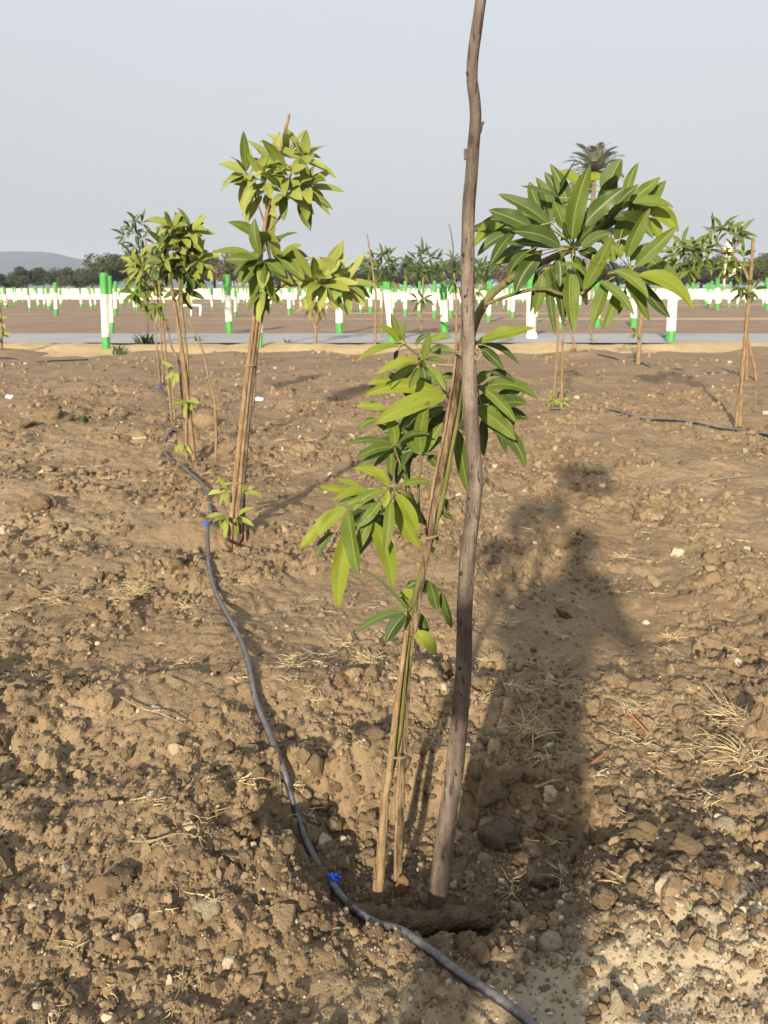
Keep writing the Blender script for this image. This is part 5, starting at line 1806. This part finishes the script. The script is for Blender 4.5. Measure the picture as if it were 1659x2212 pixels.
# ================================================================== TREE LINE
FOL = [foliage_material('tree_foliage_dark', (.032, .042, .026), (.075, .088, .050), .12),  # lightened and greyed, distance haze put into the leaf colour
       foliage_material('tree_foliage_olive', (.035, .045, .016), (.085, .095, .032), .12),
       foliage_material('tree_foliage_dry', (.085, .062, .038), (.17, .125, .08), .1)]
trunk_m = plain('tree_bark', (.14, .11, .085), .9, .25, 4, .4)


def crown_np(seed, spread, blobs, n):
    r = np.random.default_rng(seed)
    cs = r.normal(0, 1, (blobs, 3)) * np.array([.42, .42, .26]) * spread
    cs[:, 2] = np.abs(cs[:, 2]) * 1.3 - .15
    rad = r.uniform(.26, .50, blobs)
    k = r.integers(0, blobs, n)
    d = r.normal(size=(n, 3))
    d /= np.linalg.norm(d, axis=1)[:, None]
    P = cs[k] + d * (rad[k] * r.uniform(.55, 1.08, n))[:, None]
    R = rotmats(n, r)
    s = r.uniform(.028, .065, n)
    quad = np.array([[-1, -.4, 0], [0, -.55, .15], [1.2, 0, 0], [0, .55, .15], [-1, .4, 0]])
    V = np.einsum('nij,vj->nvi', R, quad) * s[:, None, None] + P[:, None, :]
    F = (np.arange(n)[:, None] * 5 + np.arange(5)[None, :])
    V = V.reshape(-1, 3)
    V[:, 2] = np.maximum(V[:, 2], -.62)
    return V, F


CROWNS = []
for i, (spd, bl, n) in enumerate(((1.0, 9, 3600), (1.25, 11, 4200), (.85, 8, 3000), (1.1, 12, 4200), (.7, 7, 2600))):
    for fm in ((FOL[0], FOL[1]) if i < 4 else (FOL[2],)):
        v, f = crown_np(60 + i, spd, bl, n)
        CROWNS.append(np_mesh('crown', v, f, [fm], False))
tm = MB()
tm.tube([(0, 0, -1.0), (.03, 0, -.6), (-.02, .02, -.2), (.03, 0, .2)], [.075, .06, .045, .02], 8, 0, 3, .15)
for k in range(5):
    a = k * 1.3
    tm.tube([(0, 0, -.45 + .08 * k), (math.cos(a) * .2, math.sin(a) * .2, -.2 + .1 * k), (math.cos(a) * .45, math.sin(a) * .45, .05 + .1 * k)], [.035, .025, .01], 6, 0, 3)
TRUNK = tm.mesh('trunk', [trunk_m])

KIND = {0: ('rounded dark tree', 'dark'), 1: ('rounded olive green tree', 'olive'), 2: ('broad dark tree', 'dark'), 3: ('broad olive green tree', 'olive'), 4: ('compact dark tree', 'dark'), 5: ('compact olive tree', 'olive'),
        6: ('ragged dark tree', 'dark'), 7: ('ragged olive tree', 'olive'), 8: ('small brown leafed tree', 'brown')}


def seg_of(px):
    for lim, s in ((70, 'at the far left end below the hill'), (215, 'below the hill, left of the nearest post'), (480, 'behind the left row of saplings'), (620, 'behind the second sapling'),
                   (840, 'behind the yellowish low crown'), (1010, 'left of the grey pole'), (1250, 'behind the left half of the big crown'), (1450, 'behind the right half of the big crown')):
        if px < lim:
            return s
    return 'behind the right-hand sapling'


def far_tree(px, top_py, wpx, Y, var):
    P = at(px, 620, Y)
    T = at(px, top_py - (16 if px < 480 else 11), Y)
    H = T.z * 1.06
    w = wpx * 1.15 * m_per_px(P)
    lab, col = KIND[var]
    z0 = H * .52
    root = thing('tree', lab + ' in the tree line ' + seg_of(px), 'tree', (P.x, Y, 0), 'trees beyond the white wall')
    sx, sz = w * .62, H * .52
    for nm, me in (('trunk', TRUNK), ('crown', CROWNS[var])):
        o = bpy.data.objects.new(nm, me)
        o.parent = root
        o.location = (0, 0, z0)
        o.scale = (sx, sx, sz if nm == 'crown' else z0)
        o.rotation_euler = (0, 0, random.uniform(0, 6.28))
        COL.objects.link(o)
    return root


TREES = [(12, 605, 60, 190, 3), (58, 590, 52, 150, 0), (30, 612, 50, 170, 5), (95, 598, 46, 170, 2), (128, 598, 50, 160, 6), (165, 592, 56, 150, 1), (200, 590, 48, 165, 0), (188, 604, 50, 140, 2),
         (235, 568, 72, 150, 3), (222, 590, 60, 175, 0), (275, 564, 60, 155, 0), (305, 570, 70, 165, 2), (345, 562, 70, 150, 6), (390, 566, 70, 160, 0), (430, 570, 70, 150, 2), (465, 566, 56, 165, 7),
         (490, 570, 54, 140, 8), (505, 556, 52, 155, 3), (540, 572, 64, 160, 2), (585, 580, 70, 165, 0), (625, 588, 70, 150, 4), (665, 586, 74, 160, 2), (705, 592, 70, 150, 0), (745, 590, 66, 165, 6), (785, 580, 60, 150, 4),
         (820, 588, 70, 165, 0), (860, 584, 70, 155, 2), (900, 588, 74, 165, 4), (940, 582, 70, 150, 1), (980, 574, 66, 160, 6), (1010, 578, 66, 150, 0), (1050, 580, 70, 165, 2), (1090, 582, 60, 150, 8), (1130, 584, 76, 165, 4), (1175, 580, 80, 150, 0), (1220, 584, 80, 160, 2),
         (1265, 580, 84, 150, 4), (1310, 582, 80, 165, 0), (1355, 580, 84, 150, 2), (1400, 584, 80, 160, 6), (1440, 578, 80, 150, 0), (1475, 572, 80, 165, 4), (1515, 576, 76, 150, 2), (1550, 588, 70, 165, 0), (1585, 580, 66, 150, 6), (1625, 562, 74, 145, 3), (1655, 560, 70, 160, 1), (1690, 570, 70, 150, 0), (-35, 598, 66, 160, 0)]
for q in TREES:
    far_tree(*q)


# ------------------------------------------------------------------ palms
def palm(px, py, Y, r, nf, label, col, trunk_w=.22, up=.9, seed=0, leafw=.030, low=-.5, base_z=None):
    rng = random.Random(seed)
    Cc = at(px, py, Y)
    root = thing('palm_tree', label, 'palm', (Cc.x, Y, 0), 'palms on the horizon')
    part('trunk', MB().tube([Vector((Cc.x - .1, Y, -.2)), Vector((Cc.x + .05, Y, Cc.z * .5)), Cc], [trunk_w * 1.15, trunk_w, trunk_w * .85], 10, 0, 6, .1).mesh('trunk', [trunk_m]), root)
    mb = MB()
    for i in range(nf):
        a = i * 2.39996 + rng.uniform(-.2, .2)
        el = up - (up - low) * (i / nf) + rng.uniform(-.12, .12)
        L = r * rng.uniform(.85, 1.1)
        h = Vector((math.cos(a), math.sin(a), 0))
        pts = []
        for j in range(9):
            u = j / 8
            e = el - .95 * u * u
            pts.append((pts[-1] + (h * math.cos(e) + UPZ * math.sin(e)) * (L / 8)) if pts else Cc.copy())
        mb.tube(pts, [.03 - .0025 * j for j in range(9)], 5)
        side = h.cross(UPZ)
        for j in range(1, 33):
            u = j / 33
            q = pts[int(u * 8)].lerp(pts[min(8, int(u * 8) + 1)], u * 8 - int(u * 8))
            t_ = (pts[min(8, int(u * 8) + 1)] - pts[int(u * 8)]).normalized()
            ll = r * .26 * math.sin(PI * min(1, .18 + u * .80)) ** .7
            for sg in (-1, 1):
                d = (side * sg * .8 + t_ * .65 + UPZ * (.18 - .25 * rng.random())).normalized()
                wv = t_ * (leafw * r * .45)
                mb.add([q - wv, q + wv, q + d * ll * .6 + wv * .8, q + d * ll, q + d * ll * .6 - wv * .8], [(0, 1, 2, 3, 4)])
    part('crown', mb.mesh('crown', [col], False), root)


PALMF = foliage_material('palm_frond', (.13, .14, .10), (.23, .235, .165), .15)  # fronds paled and greyed to paint haze into them
palm(1284, 372, 70, 2.85, 34, 'tall date palm whose crown shows above the big crown', PALMF, .20, 1.45, 3, .04, -.35)
palm(877, 578, 130, 2.3, 20, 'far coconut palm between the dark sapling and the mop-headed sapling', foliage_material('far_palm_frond', (.035, .05, .02), (.075, .095, .04), .12), .18, 1.3, 5, .05, -.6)
palm(955, 584, 150, 2.4, 18, 'far palm just left of the grey pole', PALMF, .18, 1.3, 6, .05, -.6)
palm(645, 590, 75, 1.9, 16, 'spiky young date palm behind the low yellowish crown', PALMF, .2, 1.5, 7, .035, .1)
palm(495, 590, 120, 2.2, 18, 'dull palm left of the second sapling crown', FOL[1], .24, 1.2, 9, .05, -.8)

# ================================================================== THE PERSON WHOSE SHADOW FALLS ON THE SOIL (stands behind the camera)
skin_m = plain('skin', (.34, .20, .13), .6, .08, 30, .1)
shirt_m = plain('shirt_cloth', (.30, .34, .42), .85, .08, 60, .3)
trouser_m = plain('trouser_cloth', (.06, .065, .08), .9, .1, 60, .3)
hair_m = plain('black_hair', (.012, .010, .009), .6, .2, 90, .5)
shoe_m = plain('shoe_leather', (.05, .035, .025), .5, .1, 40, .2)
PX0, PY0 = -.245, -.42


def skin(name, verts, edges, radii, mat, parent, levels=2, rootv=0, label=None):
    me = bpy.data.meshes.new(name)
    me.from_pydata([(x + PX0, y + PY0, z) for x, y, z in verts], edges, [])
    me.materials.append(mat)
    o = part(name, me, parent, label)
    md = o.modifiers.new('Skin', 'SKIN')
    md.use_smooth_shade = True
    for i, r in enumerate(radii):
        r = r if isinstance(r, tuple) else (r, r)
        me.skin_vertices[0].data[i].radius = r
        me.skin_vertices[0].data[i].use_root = (i == rootv)
    sb = o.modifiers.new('Subdivision', 'SUBSURF')
    sb.levels = sb.render_levels = levels
    return o


gz = 0.0
person = thing('person', 'person in a loose shirt holding up a phone, shadow falling across the soil', 'person', (PX0, PY0, gz))
bv = [(0, 0, .95), (0, 0, 1.10), (0, .0, 1.28), (0, -.01, 1.42), (.02, .0, 1.52), (.045, .02, 1.58), (.07, .035, 1.66), (.075, .03, 1.74), (.075, .02, 1.785)]
br = [(.13, .10), (.12, .09), (.14, .10), (.13, .09), (.065, .065), (.06, .06), (.085, .095), (.088, .10), (.055, .065)]
be = [(i, i + 1) for i in range(8)]


def addv(p, r, frm):
    bv.append(p)
    br.append(r)
    be.append((frm, len(bv) - 1))
    return len(bv) - 1


for s in (-1, 1):
    a = addv((s * .10, 0, .90), (.085, .085), 0)
    a = addv((s * .115, .02, .50), .058, a)
    a = addv((s * .125, .0, .28), .05, a)
    a = addv((s * .13, -.01, .09), .036, a)
    a = addv((s * .145, .10, .035), (.038, .03), a)
    a = addv((s * .15, .17, .03), (.03, .02), a)
    a = addv((s * (.185 if s > 0 else .165), .0, 1.42), .055, 3)
    a = addv((s * (.27 if s > 0 else .195), .05, 1.28), .046, a)
    a = addv((.40 if s > 0 else -.12, .12, 1.15), .042, a)
    a = addv((s * .18 + .12, .24, 1.22), .036, a)
    a = addv((s * .105 + .245, .335, 1.305), .026, a)
    a = addv((s * .085 + .245, .36, 1.335), (.030, .018), a)
    palmv = addv((s * .070 + .245, .375, 1.365), (.032, .016), a)
    for k, (dz, ln) in enumerate(((.022, .9), (.008, 1.0), (-.008, .95), (-.024, .75))):
        f = addv((s * .062 + .245, .392, 1.365 + dz), .009, palmv)
        f = addv((s * .040 + .245, .398 , 1.367 + dz), .008, f)
        f = addv((s * (.040 - .026 * ln) + .245, .392, 1.368 + dz), .0065, f)
    th = addv((s * .066 + .245, .362, 1.39), .010, a)
    th = addv((s * .052 + .245, .360, 1.418), .008, th)
skin('body', bv, be, br, skin_m, person, 2)
# nose, ears, eyes and mouth so that the head has a face
hx = PX0 + .074
face = MB().ball((hx, PY0 + .128, 1.675), .016, 0, 2, (.8, 1.1, 1.4))
for s in (-1, 1):
    face.ball((hx + s * .085, PY0 + .03, 1.675), .024, 0, 2, (.4, .8, 1.2))
part('nose_and_ears', face.mesh('nose_and_ears', [skin_m]), person)
for s in (-1, 1):
    part('eye', MB().ball((hx + s * .033, PY0 + .108, 1.70), .013, 0, 2, (1.2, .6, .7)).mesh('eye', [plain('eye_white', (.7, .68, .65), .3, .03, 20, 0)]), person)
part('mouth', MB().ball((hx, PY0 + .117, 1.632), .02, 0, 2, (1.1, .45, .3)).mesh('mouth', [plain('lips', (.30, .12, .10), .5, .05, 20, 0)]), person)
part('hair', MB().ball((hx, PY0 + .012, 1.735), .112, 0, 3, (.92, 1.05, .80), .12, 4).mesh('hair', [hair_m]), person)
skin('shirt', [(0, 0, .86), (0, 0, 1.0), (0, 0, 1.2), (0, 0, 1.36), (0, 0, 1.455), (-.165, 0, 1.42), (-.19, .06, 1.28), (-.19, .09, 1.20), (.19, 0, 1.42), (.275, .05, 1.28), (.30, .075, 1.20)],
     [(0, 1), (1, 2), (2, 3), (3, 4), (3, 5), (5, 6), (6, 7), (3, 8), (8, 9), (9, 10)],
     [(.16, .135), (.15, .12), (.16, .12), (.155, .115), (.09, .085), .072, .064, .06, .078, .07, .066], shirt_m, person)
skin('trousers', [(0, 0, .97), (0, 0, .90), (-.105, 0, .80), (-.118, .02, .5), (-.128, 0, .13), (.105, 0, .80), (.118, .02, .5), (.128, 0, .13)],
     [(0, 1), (1, 2), (2, 3), (3, 4), (1, 5), (5, 6), (6, 7)], [(.145, .12), (.145, .12), .09, .075, .065, .09, .075, .065], trouser_m, person)
for s in (-1, 1):
    part('shoe', MB().tube([Vector((PX0 + s * .135, PY0 - .07, .045)), Vector((PX0 + s * .14, PY0 + .02, .05)), Vector((PX0 + s * .148, PY0 + .12, .04)), Vector((PX0 + s * .152, PY0 + .20, .03))], [.04, .05, .052, .034], 12, 0, 4).mesh('shoe', [shoe_m]), person)
ph = thing('mobile_phone', 'phone held up in both hands by the person', 'phone', (.0, -.022, 1.36))
part('case', MB().box((0.0, -.022, 1.345), (.074, .008, .155)).mesh('case', [plain('phone_case', (.02, .02, .022), .3, .05, 20, 0)], False), ph)
part('screen', MB().box((0.0, -.0272, 1.345), (.068, .002, .146)).mesh('screen', [plain('phone_glass', (.01, .01, .012), .08, .05, 20, 0)], False), ph)

# ================================================================== SKY, HAZE, SUN, CAMERA
HAZE = .00026
W = bpy.data.worlds.new('World')
SC.world = W
W.use_nodes = True
nt = W.node_tree
nt.nodes.clear()
wo = nt.nodes.new('ShaderNodeOutputWorld')
bg = nt.nodes.new('ShaderNodeBackground')
sky = nt.nodes.new('ShaderNodeTexSky')
sky.sky_type = 'NISHITA'
sky.sun_disc = False
sky.sun_elevation = SUN_EL
sky.sun_rotation = PI + SUN_AZ
sky.air_density = 1.6
sky.dust_density = 4.0
tc = nt.nodes.new('ShaderNodeTexCoord')
sp_ = nt.nodes.new('ShaderNodeSeparateXYZ')
nt.links.new(tc.outputs['Generated'], sp_.inputs[0])
rp = nt.nodes.new('ShaderNodeValToRGB')
els = rp.color_ramp.elements
while len(els) < 4:
    els.new(.5)
for e, (p_, c_) in zip(els, ((0.0, (.230, .234, .257)), (.10, (.250, .255, .278)), (.32, (.312, .317, .333)), (.8, (.50, .525, .57)))):
    e.position = p_
    e.color = (*c_, 1)
nt.links.new(sp_.outputs[2], rp.inputs[0])
nz = nt.nodes.new('ShaderNodeTexNoise')
nz.inputs['Scale'].default_value = 1.3
nz.inputs['Detail'].default_value = 3
mpn = nt.nodes.new('ShaderNodeMapping')
mpn.inputs['Scale'].default_value = (1, 1, 3.5)
nt.links.new(tc.outputs['Generated'], mpn.inputs[0])
nt.links.new(mpn.outputs[0], nz.inputs['Vector'])
vm = nt.nodes.new('ShaderNodeMath')
vm.operation = 'MULTIPLY_ADD'
nt.links.new(nz.outputs[0], vm.inputs[0])
vm.inputs[1].default_value = .10
vm.inputs[2].default_value = .95
sc_ = nt.nodes.new('ShaderNodeVectorMath')
sc_.operation = 'SCALE'
nt.links.new(rp.outputs[0], sc_.inputs[0])
m10 = nt.nodes.new('ShaderNodeMath')
m10.operation = 'MULTIPLY'
nt.links.new(vm.outputs[0], m10.inputs[0])
m10.inputs[1].default_value = 10.0
nt.links.new(m10.outputs[0], sc_.inputs['Scale'])
mixw = nt.nodes.new('ShaderNodeMixRGB')
mixw.inputs[0].default_value = .86
nt.links.new(sky.outputs[0], mixw.inputs[1])
nt.links.new(sc_.outputs[0], mixw.inputs[2])
nt.links.new(mixw.outputs[0], bg.inputs[0])
bg.inputs[1].default_value = .1
nt.links.new(bg.outputs[0], wo.inputs[0])

hz = MB().box((0, 1800, 54), (6900, 3780, 112)).mesh('haze', [], False)
t = NT('haze_air')
vol = t.nt.nodes.new('ShaderNodeVolumePrincipled')
vol.inputs['Color'].default_value = (.72, .84, 1.0, 1)
vol.inputs['Density'].default_value = HAZE
vol.inputs['Anisotropy'].default_value = .1
t.nt.links.new(vol.outputs[0], t.out.inputs['Volume'])
hz.materials.append(t.mat)
struct('haze', hz, 'stuff')

sun = bpy.data.lights.new('sun', 'SUN')
sun.energy = 4.4
sun.angle = math.radians(1.3)
sun.color = (1.0, .865, .665)
so = bpy.data.objects.new('sun', sun)
so.rotation_euler = Vector(SUNV).to_track_quat('Z', 'Y').to_euler()
so.location = (0, 0, 20)
COL.objects.link(so)

cam = bpy.data.cameras.new('camera')
cam.sensor_fit = 'VERTICAL'
cam.sensor_height = 36
cam.lens = 36 * FD / 2212
cam.clip_start = .02
cam.clip_end = 9000
cam.dof.use_dof = True
cam.dof.focus_distance = 1.95
cam.dof.aperture_fstop = 8.5
co = bpy.data.objects.new('camera', cam)
co.location = (0, 0, CAM_H)
co.rotation_euler = (PI / 2 - PITCH, 0, 0)
COL.objects.link(co)
SC.camera = co
SC.view_settings.view_transform = 'Standard'
SC.view_settings.look = 'None'
SC.view_settings.exposure = 1.2
SC.view_settings.gamma = 1.0
SC.render.engine = 'CYCLES'
SC.cycles.max_bounces = 6
SC.cycles.transparent_max_bounces = 6
SC.cycles.use_denoising = True
